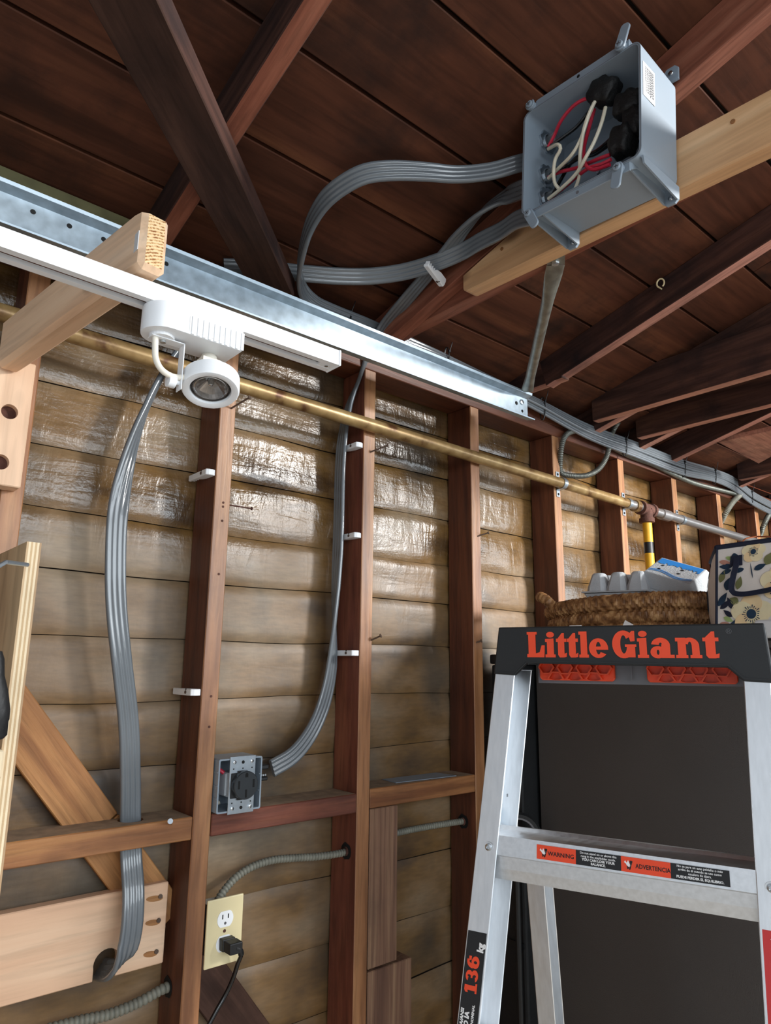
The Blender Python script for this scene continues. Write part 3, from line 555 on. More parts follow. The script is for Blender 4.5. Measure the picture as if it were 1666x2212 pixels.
# ------------------------------------------------------------------ cable clips (white nylon stackers)
def clip(root_loc, label, M3=None):
    t = thing('cable_clip', label, 'cable clip', root_loc, 'white cable clips'); R = M3 or Matrix.Identity(3); o = Vector(root_loc)
    mb = MB(); prof = [(-0.0215, 0.004), (-0.0215, 0.088), (-0.0150, 0.0885), (-0.0140, 0.060), (-0.0045, 0.048), (0.0, 0.030), (0.0, 0.003), (-0.006, 0.0), (-0.015, 0.001)]
    ptsp = [o+R @ Vector((a, b, -0.0065)) for a, b in prof]; mb.prism(ptsp, R @ Vector((0, 0, 0.013)))
    part('clip_body', mb, M['nylon'], t, bevel=0.0012)
    teeth = MB()
    for k in range(4):
        y = 0.056+0.009*k; teeth.prism([o+R @ Vector(v) for v in ((-0.0145, y, -0.005), (-0.0145, y+0.003, -0.005), (-0.007, y+0.0022, -0.005), (-0.007, y+0.0008, -0.005))], R @ Vector((0, 0, 0.010)))
    part('clip_teeth', teeth, M['nylon'], t)
    part('nail', MB().cyl(o+R @ Vector((-0.0212, 0.026, 0.0)), o+R @ Vector((-0.0232, 0.026, 0)), 0.0032, 12), M['nail'], t)
    part('nail_notch', MB().cyl(o+R @ Vector((-0.0216, 0.026, 0.0055)), o+R @ Vector((-0.0212, 0.026, 0.0055)), 0.0022, 8), M['slot'], t)
    return t
xA, xB = SX[4]-0.0385, SX[5]-0.0385
clip((xA, 0.0, 1.998), 'empty white clip on the first large stud, upper one')
clip((xA, 0.0, 1.538), 'empty white clip on the first large stud, lower one')
clip((xB, 0.0, 2.148), 'topmost white clip on the second stud, just under the pipe')
clip((xB, 0.0, 1.912), 'middle white clip holding the cable on the second stud')
clip((xB, 0.0, 1.623), 'lowest white clip holding the cable on the second stud')
zz = Vector((0.0, -0.3, 1)).normalized()
ax = Vector((-0.10, 0.03, 0.11)).normalized()  # bar direction of the ceiling clip
bar = Vector((-0.9, -0.33, 0.1)).normalized(); nrm = Vector((-0.2, 0.25, -1)); nrm = (nrm-bar*nrm.dot(bar)).normalized(); thr = bar.cross(nrm)
R3 = Matrix(((-nrm.x, bar.x, thr.x), (-nrm.y, bar.y, thr.y), (-nrm.z, bar.z, thr.z)))
clip((1.076, -0.285, 2.497), 'white clip holding two crossing cables under the roof', R3)

# ------------------------------------------------------------------ gas pipe
px = thing('gas_pipe', 'gilt painted pipe running across all the studs with a yellow drop', 'pipe', (1.5, -0.018, 2.2))
py, pz, pr = -0.0185, 2.200, 0.0172
part('pipe_run', MB().cyl((-0.9, py, pz+0.018), (2.30, py, pz-0.012), pr, 20), M['pipe'], px, smooth=True)
part('pipe_run', MB().cyl((2.30, py, pz-0.012), (4.6, py, pz-0.03), pr, 20), M['galvpipe'], px, smooth=True, label='bare galvanized pipe end')
part('coupling', MB().lathe([(-0.03, 0.0185), (-0.03, 0.022), (0.03, 0.022), (0.03, 0.0185)], (2.575, py, pz-0.016), (1, 0, 0), 20), M['galvpipe'], px, smooth=True)
part('coupling', MB().lathe([(-0.012, 0.0185), (-0.012, 0.0225), (0.012, 0.0225), (0.012, 0.0185)], (2.36, py, pz-0.013), (1, 0, 0), 20), M['pipe'], px, smooth=True)
part('tee', MB().lathe([(-0.045, 0.023), (-0.045, 0.027), (-0.032, 0.027), (-0.03, 0.0225), (0.03, 0.0225), (0.032, 0.027), (0.045, 0.027), (0.045, 0.023)], (2.435, py, pz-0.014), (1, 0, 0), 20).lathe([(0, 0.0225), (0.034, 0.0225), (0.036, 0.028), (0.052, 0.028), (0.054, 0.02)], (2.435, py, pz-0.014), (0.0, 0, -1), 20), M['rust'], px, smooth=True)
drop = part('drop_pipe', MB().cyl((2.435, py, pz-0.06), (2.435, py, 0.05), pr, 20), M['yellow'], px, smooth=True, label='yellow painted drop pipe')
for z in (2.015, 1.80, 1.58): part('painted_band', MB().lathe([(0, pr+0.0004), (0.042, pr+0.0004)], (2.435, py, z), (0, 0, 1), 20, False), M['black'], drop, smooth=True)
def strap(x, zc, side=1):
    mb = MB(); r0, r1 = pr+0.0006, pr+0.0028
    arc = [(math.cos(math.radians(a)), math.sin(math.radians(a))) for a in range(-90, 91, 15)]
    pts = [Vector((x-0.009, py-r1*c, zc+r1*s)) for c, s in arc]+[Vector((x-0.009, py-r0*c, zc+r0*s)) for c, s in reversed(arc)]
    mb.prism(pts, (0.018, 0, 0))
    for s in (-1, 1): mb.bb((x-0.009, -0.0030, zc+s*(pr+0.001)), (x+0.009, -0.0006, zc+s*(pr+0.026))); mb.bb((x-0.009, py, zc+s*r0), (x+0.009, -0.0006, zc+s*r1))
    o = part('pipe_strap', mb, M['steel'], px)
    for s in (-1, 1): part('screw', MB().lathe([(0, 0.0045), (0.002, 0.003)], (x, -0.003, zc+s*(pr+0.017)), (0, -1, 0), 12), M['slot'], o)
strap(SX[7]-0.019, pz-0.008); strap(SX[8]-0.019, pz-0.012); strap(SX[9]-0.019, pz-0.016)

# ------------------------------------------------------------------ steel door track (open channel) and its strut
rail = thing('door_track_rail', 'galvanized steel door track in front of the wall under the roof', 'steel rail', (0.9, -0.145, 2.33))
zb_, zt_ = 2.300, 2.368; ry = -0.14; fl = 0.020; th = 0.0022
prof = [(ry, zb_), (ry-fl*1.35, zb_-0.006), (ry-fl*1.35-0.001, zb_-0.003), (ry-th, zb_+0.004), (ry-th, zt_-0.004), (ry-fl, zt_+0.003), (ry-fl-0.002, zt_+0.009), (ry-fl-0.0005, zt_+0.0095), (ry-fl+0.001, zt_+0.0055), (ry, zt_)]
ch = part('channel', MB().prism([(-0.85, y, z) for y, z in prof], (1.565-(-0.85), 0, 0)), M['galv'], rail)
hol = MB()
for x in [0.10+0.0595*i for i in range(-4, 7)]: hol.lathe([(0, 0.0042), (0.0004, 0.0042)], (x, ry-th-0.0003, 2.348), (0, 1, 0), 14)
for x in [0.10+0.0595*i for i in range(-4, 7)]:
    part('punched_hole', MB().lathe([(0, 0.0046), (0.0004, 0.0046)], (x, ry-th-0.0006, 2.349), (0, 1, 0), 14), M['slot'], rail)
part('bolt', MB().lathe([(0, 0.0085), (0.003, 0.0078), (0.0048, 0.004)], (1.537, ry-th, 2.349), (0, -1, 0), 18), M['chrome'], rail, smooth=True)
part('punched_hole', MB().lathe([(0, 0.0058), (0.0004, 0.0058)], (1.514, ry-th-0.0006, 2.340), (0, 1, 0), 14), M['slot'], rail)
part('punched_hole', MB().lathe([(0, 0.0045), (0.0004, 0.0045)], (1.540, ry-th-0.0006, 2.322), (0, 1, 0), 14), M['slot'], rail)
strut = thing('hanger_strut', 'dull steel tube strut from the tie beam to the track end', 'strut', (1.33, -0.34, 2.41))
a = Vector((1.150, -0.548, 2.444)); b2 = Vector((1.535, -0.165, 2.374)); d = (b2-a).normalized(); sd = d.cross(Vector((0, 0, 1))).normalized()
secs = []; pp = []
def ell(w, h): return [(w*math.cos(2*math.pi*i/16), h*math.sin(2*math.pi*i/16)) for i in range(16)]
mb = MB(); rows = []
for t, w, h in ((0.0, 0.0195, 0.0015), (0.06, 0.0195, 0.0018), (0.13, 0.0175, 0.008), (0.22, 0.0145, 0.0125), (0.35, 0.0135, 0.0135), (0.6, 0.0135, 0.0135), (0.86, 0.0135, 0.0135), (0.93, 0.016, 0.009), (1.0, 0.0185, 0.0016)):
    rows.append((a.lerp(b2, t), w, h))
vs = []; fs = []; upd = sd.cross(d)
for c, w, h in rows: vs += [c+sd*x+upd*y for x, y in ell(w, h)]
for i in range(len(rows)-1): fs += [(i*16+j, i*16+(j+1) % 16, (i+1)*16+(j+1) % 16, (i+1)*16+j) for j in range(16)]
fs += [tuple(range(16)), tuple(range(len(rows)*16-16, len(rows)*16))]
part('tube', MB().add(vs, fs), M['strut'], strut, smooth=True)
tb = MB().prism([a+sd*0.019-d*0.002, a-sd*0.019-d*0.002, Vector((1.128, -0.565, 2.449))-sd*0.015, Vector((1.128, -0.565, 2.449))+sd*0.019], (0, 0, 0.002))
part('flattened_tab', tb, M['strut'], strut)
part('bolt', MB().lathe([(0, 0.0085), (0.005, 0.0085), (0.006, 0.004)], (1.143, -0.552, 2.446), (0, 0, -1), 6), M['steel'], strut)
# screw eye in the dark rafter face
ey = thing('screw_eye', 'small brass screw eye in the dark rafter face', 'screw eye', (1.668, -0.525, 2.613))
ring = [Vector((1.662-0.002*math.cos(t), -0.525+0.0095*math.cos(t), 2.612+0.0125*math.sin(t))) for t in [math.radians(-60+i*300/22) for i in range(23)]]
part('ring', MB().tube(ring, 0.0022, 8), M['ivory'], ey, smooth=True)
part('shank', MB().cyl((1.661, -0.520, 2.602), (1.680, -0.520, 2.602), 0.002, 8), M['ivory'], ey)

# ------------------------------------------------------------------ open grey junction box on the sister board
jb = thing('junction_box', 'open grey plastic box of wires screwed to the pale roof board', 'electrical box', (1.083, -0.73, 2.44))
JO = Vector((0.955, -0.741, 2.538)); JU = Vector((0, -0.998, -0.064)); JV = Vector((0, -0.064, 0.998)); JD = Vector((1, 0, 0))
def J(u, v, d): return JO+JU*u+JV*v+JD*d
hw, hh, dp, wt = 0.124, 0.110, 0.126, 0.0042
def rrect(w, h, r, seg=5):
    out = []
    for cx, cy, a0 in ((w-r, h-r, 0), (-w+r, h-r, 90), (-w+r, -h+r, 180), (w-r, -h+r, 270)):
        for k in range(seg+1): t = math.radians(a0+90*k/seg); out.append((cx+r*math.cos(t), cy+r*math.sin(t)))
    return out
oF, iF = rrect(hw, hh, 0.016), rrect(hw-wt, hh-wt, 0.012); oB, iB_ = rrect(hw-0.004, hh-0.004, 0.016), rrect(hw-wt-0.004, hh-wt-0.004, 0.012)
n = len(oF); vs = [J(u, v, 0) for u, v in oF]+[J(u, v, 0) for u, v in iF]+[J(u, v, dp) for u, v in oB]+[J(u, v, dp-0.004) for u, v in iB_]
g1 = rrect(hw-0.0016, hh-0.0016, 0.0145); g2 = rrect(hw-0.0028, hh-0.0028, 0.0132)
fs = []
for i in range(n):
    k = (i+1) % n; fs += [(i, k, n+k, n+i), (i, 2*n+i, 2*n+k, k), (n+i, n+k, 3*n+k, 3*n+i)]
fs += [tuple(range(2*n, 3*n)), tuple(reversed(range(3*n, 4*n)))]
body = part('box_body', MB().add(vs, fs), M['box'], jb, smooth=True)
gr = MB(); vs = [J(u, v, -0.0003) for u, v in g1]+[J(u, v, -0.0003) for u, v in g2]
part('gasket_groove', gr.add(vs, [(i, (i+1) % n, n+(i+1) % n, n+i) for i in range(n)]), M['clear_grey'], body)
for s in (-1, 1):                                       # long flanges on the upper and lower rim
    z0 = hh-0.001; mb = MB()
    mb.prism([J(-hw+0.028, s*z0, 0.0015), J(hw-0.022, s*z0, 0.0015), J(hw-0.022, s*(z0+0.016), 0.0015), J(-hw+0.028, s*(z0+0.016), 0.0015)], JD*0.004)
    for u in (-hw+0.03, hw-0.024): mb.prism([J(u, s*z0, 0.005), J(u, s*(z0+0.014), 0.005), J(u, s*z0, 0.03)], JU*0.003)
    fo = part('rim_flange', mb, M['box'], jb, bevel=0.0008)
    part('flange_hole', MB().cyl(J(0.0, s*(z0+0.008), 0.0012), J(0.0, s*(z0+0.008), 0.0016), 0.0032, 14), M['slot'] if s > 0 else M['clear_grey'], fo)
def foot(u, s):
    mb = MB(); v0 = s*(hh-0.004); v1 = s*(hh+0.026); w = 0.0135
    mb.prism([J(u-w, v0, dp-0.004), J(u-w, v1-s*0.006, dp-0.004), J(u-w+0.006, v1, dp-0.004), J(u+w-0.006, v1, dp-0.004), J(u+w, v1-s*0.006, dp-0.004), J(u+w, v0, dp-0.004)], JD*0.005)
    for du in ((-w, w-0.003) if s < 0 else ()): mb.prism([J(u+du, v0, 0.006), J(u+du, v0+s*0.013, 0.010), J(u+du, v1-s*0.004, dp-0.004), J(u+du, v0, dp-0.004)], JU*0.003)
    f = part('mounting_foot', mb, M['box'], jb)
    part('foot_screw', MB().lathe([(0, 0.0048), (0.002, 0.0040), (0.003, 0.001)], J(u, v1-s*0.012, dp-0.0042), -JD, 14), M['chrome'], f)
foot(hw-0.014, -1); foot(-hw+0.030, -1); foot(hw-0.010, 1); foot(-hw+0.030, 1)
def clamp(u, s, ang):
    c = J(u, s*(hh+0.006), -0.0035); a = JU*math.cos(ang)+JV*math.sin(ang); p = a.cross(JD); mb = MB(); out = []
    r = 0.0098
    for k in range(9): t = math.radians(90+180*k/8); out.append(c+a*(r*math.cos(t))+p*(r*math.sin(t)))
    for k in range(9): t = math.radians(-90+180*k/8); out.append(c+a*(0.030+0.007*math.cos(t))+p*(r*0.92*math.sin(t)))
    mb.prism(out, -JD*0.0045); mb.cyl(c+JD*0.008, c, 0.0088, 16).cyl(c-JD*0.0045, c-JD*0.0085, 0.0072, 16, 0.0066)
    q = part('cover_clamp', mb, M['box'], jb, bevel=0.0008); mb = MB()
    for w in (a, p): mb.box(c-JD*0.0086, (0.0006, 0.008, 0.0014), Matrix((JD, w, JD.cross(w))).transposed())
    part('cross_slot', mb, M['grey_ink'], q)
clamp(-hw+0.020, 1, math.radians(108)); clamp(hw-0.035, 1, math.radians(70)); clamp(hw-0.040, -1, math.radians(-98)); clamp(-hw+0.022, -1, math.radians(-62))
su = hw-0.0005
st = part('sticker', MB().prism([J(su+0.0006, 0.070, 0.006), J(su+0.0006, 0.006, 0.006), J(su-0.0002, 0.006, 0.046), J(su-0.0002, 0.070, 0.046)], JU*0.0004), M['sticker'], jb)
mb = MB()
for k in range(9):
    d = 0.013+0.0033*k; L0 = 0.050 if k else 0.030; vv = 0.064
    while vv > 0.066-L0:
        w = random.uniform(0.002, 0.005); mb.prism([J(su+0.0009, vv, d), J(su+0.0009, vv-w, d), J(su+0.0009, vv-w, d+0.0013), J(su+0.0009, vv, d+0.0013)], JU*0.0001); vv -= w+0.0012
part('fine_print', mb, M['grey_ink'], st, kind='stuff')
for u, v in ((0.06, 0.06), (0.012, 0.02), (-0.02, -0.035)):
    part('inner_boss', MB().lathe([(0, 0.006), (0.022, 0.005), (0.022, 0.0028), (0.012, 0.0028)], J(u, v, dp-0.004), -JD, 14, False), M['box'], jb, smooth=True)
for u, v in ((-0.035, 0.0), (0.03, 0.05)): part('inner_screw', MB().lathe([(0, 0.005), (0.003, 0.003)], J(u, v, dp-0.0045), -JD, 12), M['chrome'], jb)
# connectors for the three cables in the wall-side face
for v in (0.080, 0.004, -0.046):
    c = J(-hw+0.0035, v, 0.066); mb = MB()
    mb.lathe([(-0.016, 0.0165), (-0.003, 0.0165), (-0.003, 0.0185), (0, 0.0185), (0, 0.022)], c-JU*0.004, JU, 20, False)
    rim = []
    for k in range(32): t = 2*math.pi*k/32; rr = 0.0245 if k % 4 < 2 else 0.0215; rim.append(c+JU*0.0015+JV*(rr*math.cos(t))+JD*(rr*math.sin(t)))
    mb2 = MB(); inner = [c+JU*0.0015+JV*(0.0155*math.cos(2*math.pi*k/32))+JD*(0.0155*math.sin(2*math.pi*k/32)) for k in range(32)]
    off = JU*0.0055; vs = rim+inner+[p+off for p in rim]+[p+off for p in inner]; fs = []
    for k in range(32):
        q = (k+1) % 32; fs += [(k, q, 32+q, 32+k), (64+k, 96+k, 96+q, 64+q), (k, 64+k, 64+q, q), (32+k, 32+q, 96+q, 96+k)]
    cn = part('cable_connector', mb2.add(vs, fs), M['chrome'], jb)
    part('threaded_collar', MB().lathe([(0, 0.0155), (0.008, 0.0152), (0.008, 0.0135), (0, 0.0135)], c+JU*0.002, JU, 20, False), M['steel'], cn)
    part('sheath_end', MB().sweep([c-JU*0.012, c+JU*0.026], RIB, [JV, JV], scale=[0.72, 0.72]), M['cable'], cn)
# black insulated splice blocks
def splice(c, rx, ry, rz, label, seed, roll=0.0):
    bm = bmesh.new(); bmesh.ops.create_icosphere(bm, subdivisions=4, radius=1.0); Rm = Matrix.Rotation(roll, 3, 'X')
    for v in bm.verts:
        p = v.co; q = Vector([abs(t)**0.62*(1 if t > 0 else -1) for t in p]); lob = 0.09*math.sin(q.y*7.0+seed)*abs(q.z)+0.07*noise.noise(q*2.6+Vector((seed, 0, 0)))
        q = q*(0.86+lob); v.co = Rm @ Vector((q.x*rx, q.y*ry, q.z*rz))
    me = bpy.data.meshes.new('splice_connector')
    for f in bm.faces: f.smooth = True
    bm.to_mesh(me); bm.free(); me.materials.append(M['tape']); o = mesh_obj('splice_connector', me); o.location = c
    o['label'] = label; o['category'] = 'wire connector'; o['group'] = 'black splice connectors in the grey box'
    return o
splice((0.990, -0.778, 2.620), 0.024, 0.033, 0.027, 'topmost black splice connector, where the cream wires end', 1.0, 0.55)
splice((0.998, -0.822, 2.568), 0.024, 0.032, 0.026, 'black splice connector in the middle of the grey box', 2.3, 0.3)
splice((0.996, -0.829, 2.526), 0.020, 0.022, 0.032, 'black splice connector in the lower right corner of the grey box', 3.7, 0.0)
splice((0.994, -0.806, 2.500), 0.025, 0.028, 0.030, 'lowest black splice connector, where the red wires end', 5.1, 0.2)

# ------------------------------------------------------------------ lumber rack post and arm
rk = thing('lumber_rack', 'pale new timber bracket with an arm reaching out from the left stud', 'bracket', (0.23, -0.02, 1.89))
post = lumber('post', (0.2315, -0.0195, 1.890), (0.2315, -0.0195, 2.12), 0.089, 0.038, M['fir'], rk, upv=(0, 1, 0))
for z, x in ((2.022, 0.2435), (1.930, 0.240)):
    cut(post, MB().cyl((x, -0.06, z), (x, -0.022, z), 0.0135, 20))
    part('counterbore', MB().lathe([(0, 0.0134), (0.001, 0.0134)], (x, -0.0235, z), (0, -1, 0), 20), M['rust'], post)
ad = Vector((-0.13, 0.9915, 0)); asd = Vector((0.9915, 0.13, 0)); a0 = Vector((0.276, -0.526, 2.0935))+asd*0.019+Vector((0, 0, 0.0445))
arm = lumber('arm', a0, a0+ad*0.488, 0.038, 0.089, M['new'], rk, bev=0.007, label='pale arm with rough end grain towards the room')
top_cut = MB().prism([a0-ad*0.02-asd*0.04+Vector((0, 0, 0.030)), a0-ad*0.02-asd*0.04+Vector((0, 0, 0.08)), a0+ad*0.075-asd*0.04+Vector((0, 0, 0.08)), a0+ad*0.075-asd*0.04+Vector((0, 0, 0.046))], asd*0.08)
cut(arm, top_cut)
def endgrain():
    m, n, l, b = newmat('end_grain'); tc = n.new('ShaderNodeTexCoord'); mp = n.new('ShaderNodeMapping'); mp.inputs['Scale'].default_value = (1, 1, 1.0); l.new(tc.outputs['Object'], mp.inputs[0])
    w = n.new('ShaderNodeTexWave'); w.wave_type = 'RINGS'; w.inputs['Scale'].default_value = 75; w.inputs['Distortion'].default_value = 2.2; w.inputs['Detail'].default_value = 3
    mp.inputs['Location'].default_value = (0, 0.03, 0.09); l.new(mp.outputs[0], w.inputs['Vector'])
    nz = n.new('ShaderNodeTexNoise'); nz.inputs['Scale'].default_value = 330; nz.inputs['Detail'].default_value = 1; l.new(tc.outputs['Object'], nz.inputs['Vector'])
    w2 = n.new('ShaderNodeMath'); w2.operation = 'MULTIPLY_ADD'; l.new(w.outputs['Fac'], w2.inputs[0]); w2.inputs[1].default_value = 0.55; w2.inputs[2].default_value = 0.35
    mu = n.new('ShaderNodeMath'); mu.operation = 'MULTIPLY'; l.new(w2.outputs[0], mu.inputs[0]); l.new(nz.outputs['Fac'], mu.inputs[1])
    r = ramp(n, [(0.20, C('#e3c79c')), (0.36, C('#d2ab78')), (0.50, C('#8d5c34'))]); l.new(mu.outputs[0], r.inputs[0]); l.new(r.outputs[0], b.inputs['Base Color']); b.inputs['Roughness'].default_value = 0.85
    bp = n.new('ShaderNodeBump'); bp.inputs['Strength'].default_value = 0.5; bp.inputs['Distance'].default_value = 0.003; l.new(mu.outputs[0], bp.inputs['Height']); l.new(bp.outputs[0], b.inputs['Normal'])
    return m
arm.data.materials.append(endgrain())
for f in arm.data.polygons:
    if abs(f.normal.x) > 0.9 and f.center.x < 0: f.material_index = 1
part('staple_label', MB().bb((0.2735, -0.520, 2.118), (0.2745, -0.505, 2.145)), M['sticker'], arm)

# ------------------------------------------------------------------ track light
tk = thing('lighting_track', 'white lighting track fixed under the timber arm', 'light track', (0.3, -0.488, 2.066))
ty0, ty1, tz0, tz1 = -0.505, -0.470, 2.064, 2.089
prof = [(ty0, tz0), (ty0+0.011, tz0), (ty0+0.011, tz0+0.006), (ty0+0.008, tz0+0.006), (ty0+0.008, tz0+0.017), (ty1-0.008, tz0+0.017), (ty1-0.008, tz0+0.006), (ty1-0.011, tz0+0.006), (ty1-0.011, tz0), (ty1, tz0), (ty1, tz1), (ty0, tz1)]
part('track_body', MB().prism([(-0.55, y, z) for y, z in prof], (0.55+0.612, 0, 0)), M['white'], tk)
part('conductor_strip', MB().bb((-0.55, ty0+0.0085, tz0+0.007), (0.575, ty0+0.0095, tz0+0.012)), M['copper_red'], tk)
part('conductor_strip', MB().bb((-0.55, ty1-0.0095, tz0+0.007), (0.575, ty1-0.0085, tz0+0.012)), M['copper_red'], tk)
part('end_cap', MB().bb((0.610, ty0-0.0015, tz0-0.001), (0.6145, ty1+0.0015, tz1+0.001)).bb((0.585, ty0+0.004, tz0+0.0005), (0.611, ty1-0.004, tz0+0.006)), M['white'], tk, bevel=0.0012)
part('end_screw', MB().cyl((0.598, -0.488, tz0-0.0005), (0.598, -0.488, tz0+0.001), 0.003, 12), M['chrome'], tk)
sp = thing('track_spotlight', 'white round spotlight hanging from the track on a bent bracket', 'spotlight', (0.36, -0.486, 2.04))
hx0, hx1, hy0, hy1, hz0, hz1 = 0.300, 0.433, -0.519, -0.457, 2.026, 2.0645
ol = [(hx1, hy0), (hx1, hy1)]+[((hx0+0.031)+0.031*math.cos(math.radians(a)), (hy0+hy1)/2+0.031*math.sin(math.radians(a))) for a in range(90, 271, 15)]
hs = part('driver_housing', MB().prism([(x, y, hz0) for x, y in ol], (0, 0, hz1-hz0)), M['white'], sp, bevel=0.003, bseg=2, smooth=True)
for k in range(10):
    x = 0.352+0.0082*k; part('vent_slot', MB().bb((x, hy0-0.0004, hz0+0.004), (x+0.0028, hy0+0.001, hz0+0.0255)), M['sticker'], hs)
    part('vent_rib', MB().bb((x+0.003, hy0-0.0012, hz0+0.001), (x+0.0078, hy0+0.001, hz0+0.027)), M['white'], hs, bevel=0.0005)
part('pivot_plate', MB().lathe([(0, 0.017), (0.004, 0.016)], (0.328, -0.488, hz0), (0, 0, -1), 24), M['white'], sp)
lx, ly, lz = 0.4010, -0.492, 1.977
brk = MB().bb((0.312, -0.496, hz0-0.0055), (0.358, -0.480, hz0-0.004)).bb((0.3565, -0.496, 1.956), (0.358, -0.480, hz0-0.004))
part('bracket_strap', brk, M['white'], sp, bevel=0.0004)
part('pivot_screw', MB().cyl((0.330, -0.488, hz0-0.0055), (0.330, -0.488, hz0-0.009), 0.004, 14), M['chrome'], sp)
part('knob', MB().lathe([(0, 0.0035), (0.006, 0.0035), (0.006, 0.0095), (0.016, 0.0095), (0.0165, 0.008)], (0.3565, -0.488, 1.967), (-1, 0, 0), 20), M['white'], sp, smooth=True)
cd = [(0.319, -0.488, hz0), (0.3185, -0.492, 2.006), (0.320, -0.494, 1.989), (0.328, -0.495, 1.976), (0.343, -0.494, 1.971), (0.362, -0.490, 1.976), (0.380, -0.486, 1.989), (0.393, -0.484, 2.003)]
part('lamp_cord', MB().tube(smoothpath(cd, 0.004), 0.0042, 12), M['whitecord'], sp, smooth=True)
la = Vector((-0.14, -0.30, -0.95)).normalized()
part('socket', MB().lathe([(-0.026, 0.011), (-0.018, 0.0125), (-0.006, 0.0125), (-0.004, 0.010)], (0.4005, -0.481, 2.000), la, 18).box((0.4005, -0.481, 2.010), (0.026, 0.02, 0.012)), M['whitecord'], sp, smooth=True)
part('socket_neck', MB().cyl(Vector((0.4005, -0.481, 2.000)), Vector((0.4005, -0.486, 1.984)), 0.0085, 18), M['steel'], sp, smooth=True)
c = Vector((lx, ly, lz)); R0 = 0.0395
part('lamp_ring', MB().lathe([(-0.012, 0.020), (-0.012, R0-0.004), (-0.009, R0), (0.010, R0), (0.013, R0-0.002), (0.0135, R0-0.006), (0.012, 0.0285), (0.006, 0.0275)], c, la, 40, False).lathe([(-0.012, 0.001), (-0.0119, 0.021)], c, la, 40, False), M['white'], sp, smooth=True)
part('inner_ring', MB().lathe([(0.006, 0.0277), (0.009, 0.0265), (0.006, 0.0235)], c, la, 36, False), M['dark_ring'], sp, smooth=True)
part('reflector', MB().lathe([(0.0075, 0.0245), (0.002, 0.020), (-0.004, 0.013), (-0.008, 0.007)], c, la, 32, False).lathe([(-0.008, 0.001), (-0.0079, 0.0072)], c, la, 32, False), M['glass'], sp)
part('bulb_capsule', MB().lathe([(-0.008, 0.004), (-0.001, 0.0045), (0.003, 0.003), (0.0038, 0.0005)], c, la, 16), M['chrome'], sp, smooth=True)
part('tab_ring', MB().lathe([(0.0078, 0.0225), (0.0082, 0.0215)], c, la, 24, False), M['chrome'], sp)

# ------------------------------------------------------------------ four-slot receptacle in its grey box
ob = thing('outlet_box', 'grey two-gang plastic box on the short cross block beside the first stud', 'electrical box', (0.75, 0.02, 1.3045))
bx0, bx1, bz0, bz1, by0, by1 = 0.7005, 0.8000, 1.3045, 1.4075, -0.014, 0.062
o_, i_ = rrect((bx1-bx0)/2, (bz1-bz0)/2, 0.004, 3), rrect((bx1-bx0)/2-0.0032, (bz1-bz0)/2-0.0032, 0.0025, 3); n = len(o_); cx, cz = (bx0+bx1)/2, (bz0+bz1)/2
vs = [(cx+a, by0, cz+b) for a, b in o_]+[(cx+a, by0, cz+b) for a, b in i_]+[(cx+a, by1, cz+b) for a, b in o_]+[(cx+a, by1-0.003, cz+b) for a, b in i_]
fs = []
for i in range(n):
    k = (i+1) % n; fs += [(i, k, n+k, n+i), (i, 2*n+i, 2*n+k, k), (n+i, n+k, 3*n+k, 3*n+i)]
fs += [tuple(range(2*n, 3*n)), tuple(reversed(range(3*n, 4*n)))]
part('box_shell', MB().add(vs, fs), M['box'], ob)
mb = MB()
for z in (1.333, 1.357, 1.382): mb.bb((bx0-0.0012, by0+0.002, z-0.0008), (bx0+0.0002, by1-0.002, z+0.0008))
for z in (1.340, 1.372): mb.bb((bx1-0.0045, by0+0.002, z-0.0008), (bx1-0.0030, by1-0.006, z+0.0008))
part('wall_rib', mb, M['box'], ob)
rc = thing('range_receptacle', 'black four-slot receptacle on a zinc strap inside the grey box', 'outlet', (0.752, -0.016, 1.356))
rx = 0.7535
plate = part('mounting_strap', MB().bb((rx-0.0295, by0-0.0026, bz0-0.0035), (rx+0.0290, by0-0.0010, bz1+0.0035)), M['steel'], rc, bevel=0.0005)
for x, z in ((-0.020, -0.044), (0.020, -0.044), (-0.020, 0.044), (0.020, 0.044)):
    part('strap_screw', MB().lathe([(0, 0.0040), (0.0018, 0.0036), (0.0026, 0.0015)], (rx+x, by0-0.0026, 1.356+z), (0, -1, 0), 14), M['chrome'], plate)
for x, z, r in ((0, 0.043, 0.0034), (0, -0.044, 0.0034), (0, 0.031, 0.0015), (0.021, 0.031, 0.0015), (-0.021, 0.031, 0.0015), (0, -0.034, 0.0015), (0.021, -0.034, 0.0015), (-0.021, -0.034, 0.0015)):
    part('strap_hole', MB().lathe([(0, r), (0.0003, r)], (rx+x, by0-0.0026, 1.356+z), (0, -1, 0), 12), M['slot'], plate)
part('receptacle_face', MB().lathe([(0, 0.0275), (0.012, 0.0272), (0.0135, 0.0258)], (rx+0.002, by0-0.003, 1.3555), (0, -1, 0), 36), M['face_black'], rc, smooth=True)
part('receptacle_shoulder', MB().bb((rx-0.026, by0-0.0045, 1.331), (rx-0.006, by0-0.0026, 1.379)).bb((rx-0.012, by0-0.006, 1.327), (rx+0.010, by0-0.0026, 1.383)), M['black'], rc, bevel=0.0008)
fy = by0-0.0166
for x, z, w, h in ((-0.0165, 0.002, 0.0044, 0.0155), (0.0165, 0.003, 0.0044, 0.0155), (0, -0.0155, 0.0044, 0.0155)): part('blade_slot', MB().bb((rx+0.002+x-w/2, fy-0.0002, 1.3555+z-h/2), (rx+0.002+x+w/2, fy+0.001, 1.3555+z+h/2)), M['slot'], rc)
part('ground_slot', MB().cyl((rx+0.002, fy-0.0002, 1.3765), (rx+0.002, fy+0.001, 1.3765), 0.0033, 14).bb((rx-0.0013, fy-0.0002, 1.371), (rx+0.0053, fy+0.001, 1.3765)), M['slot'], rc)
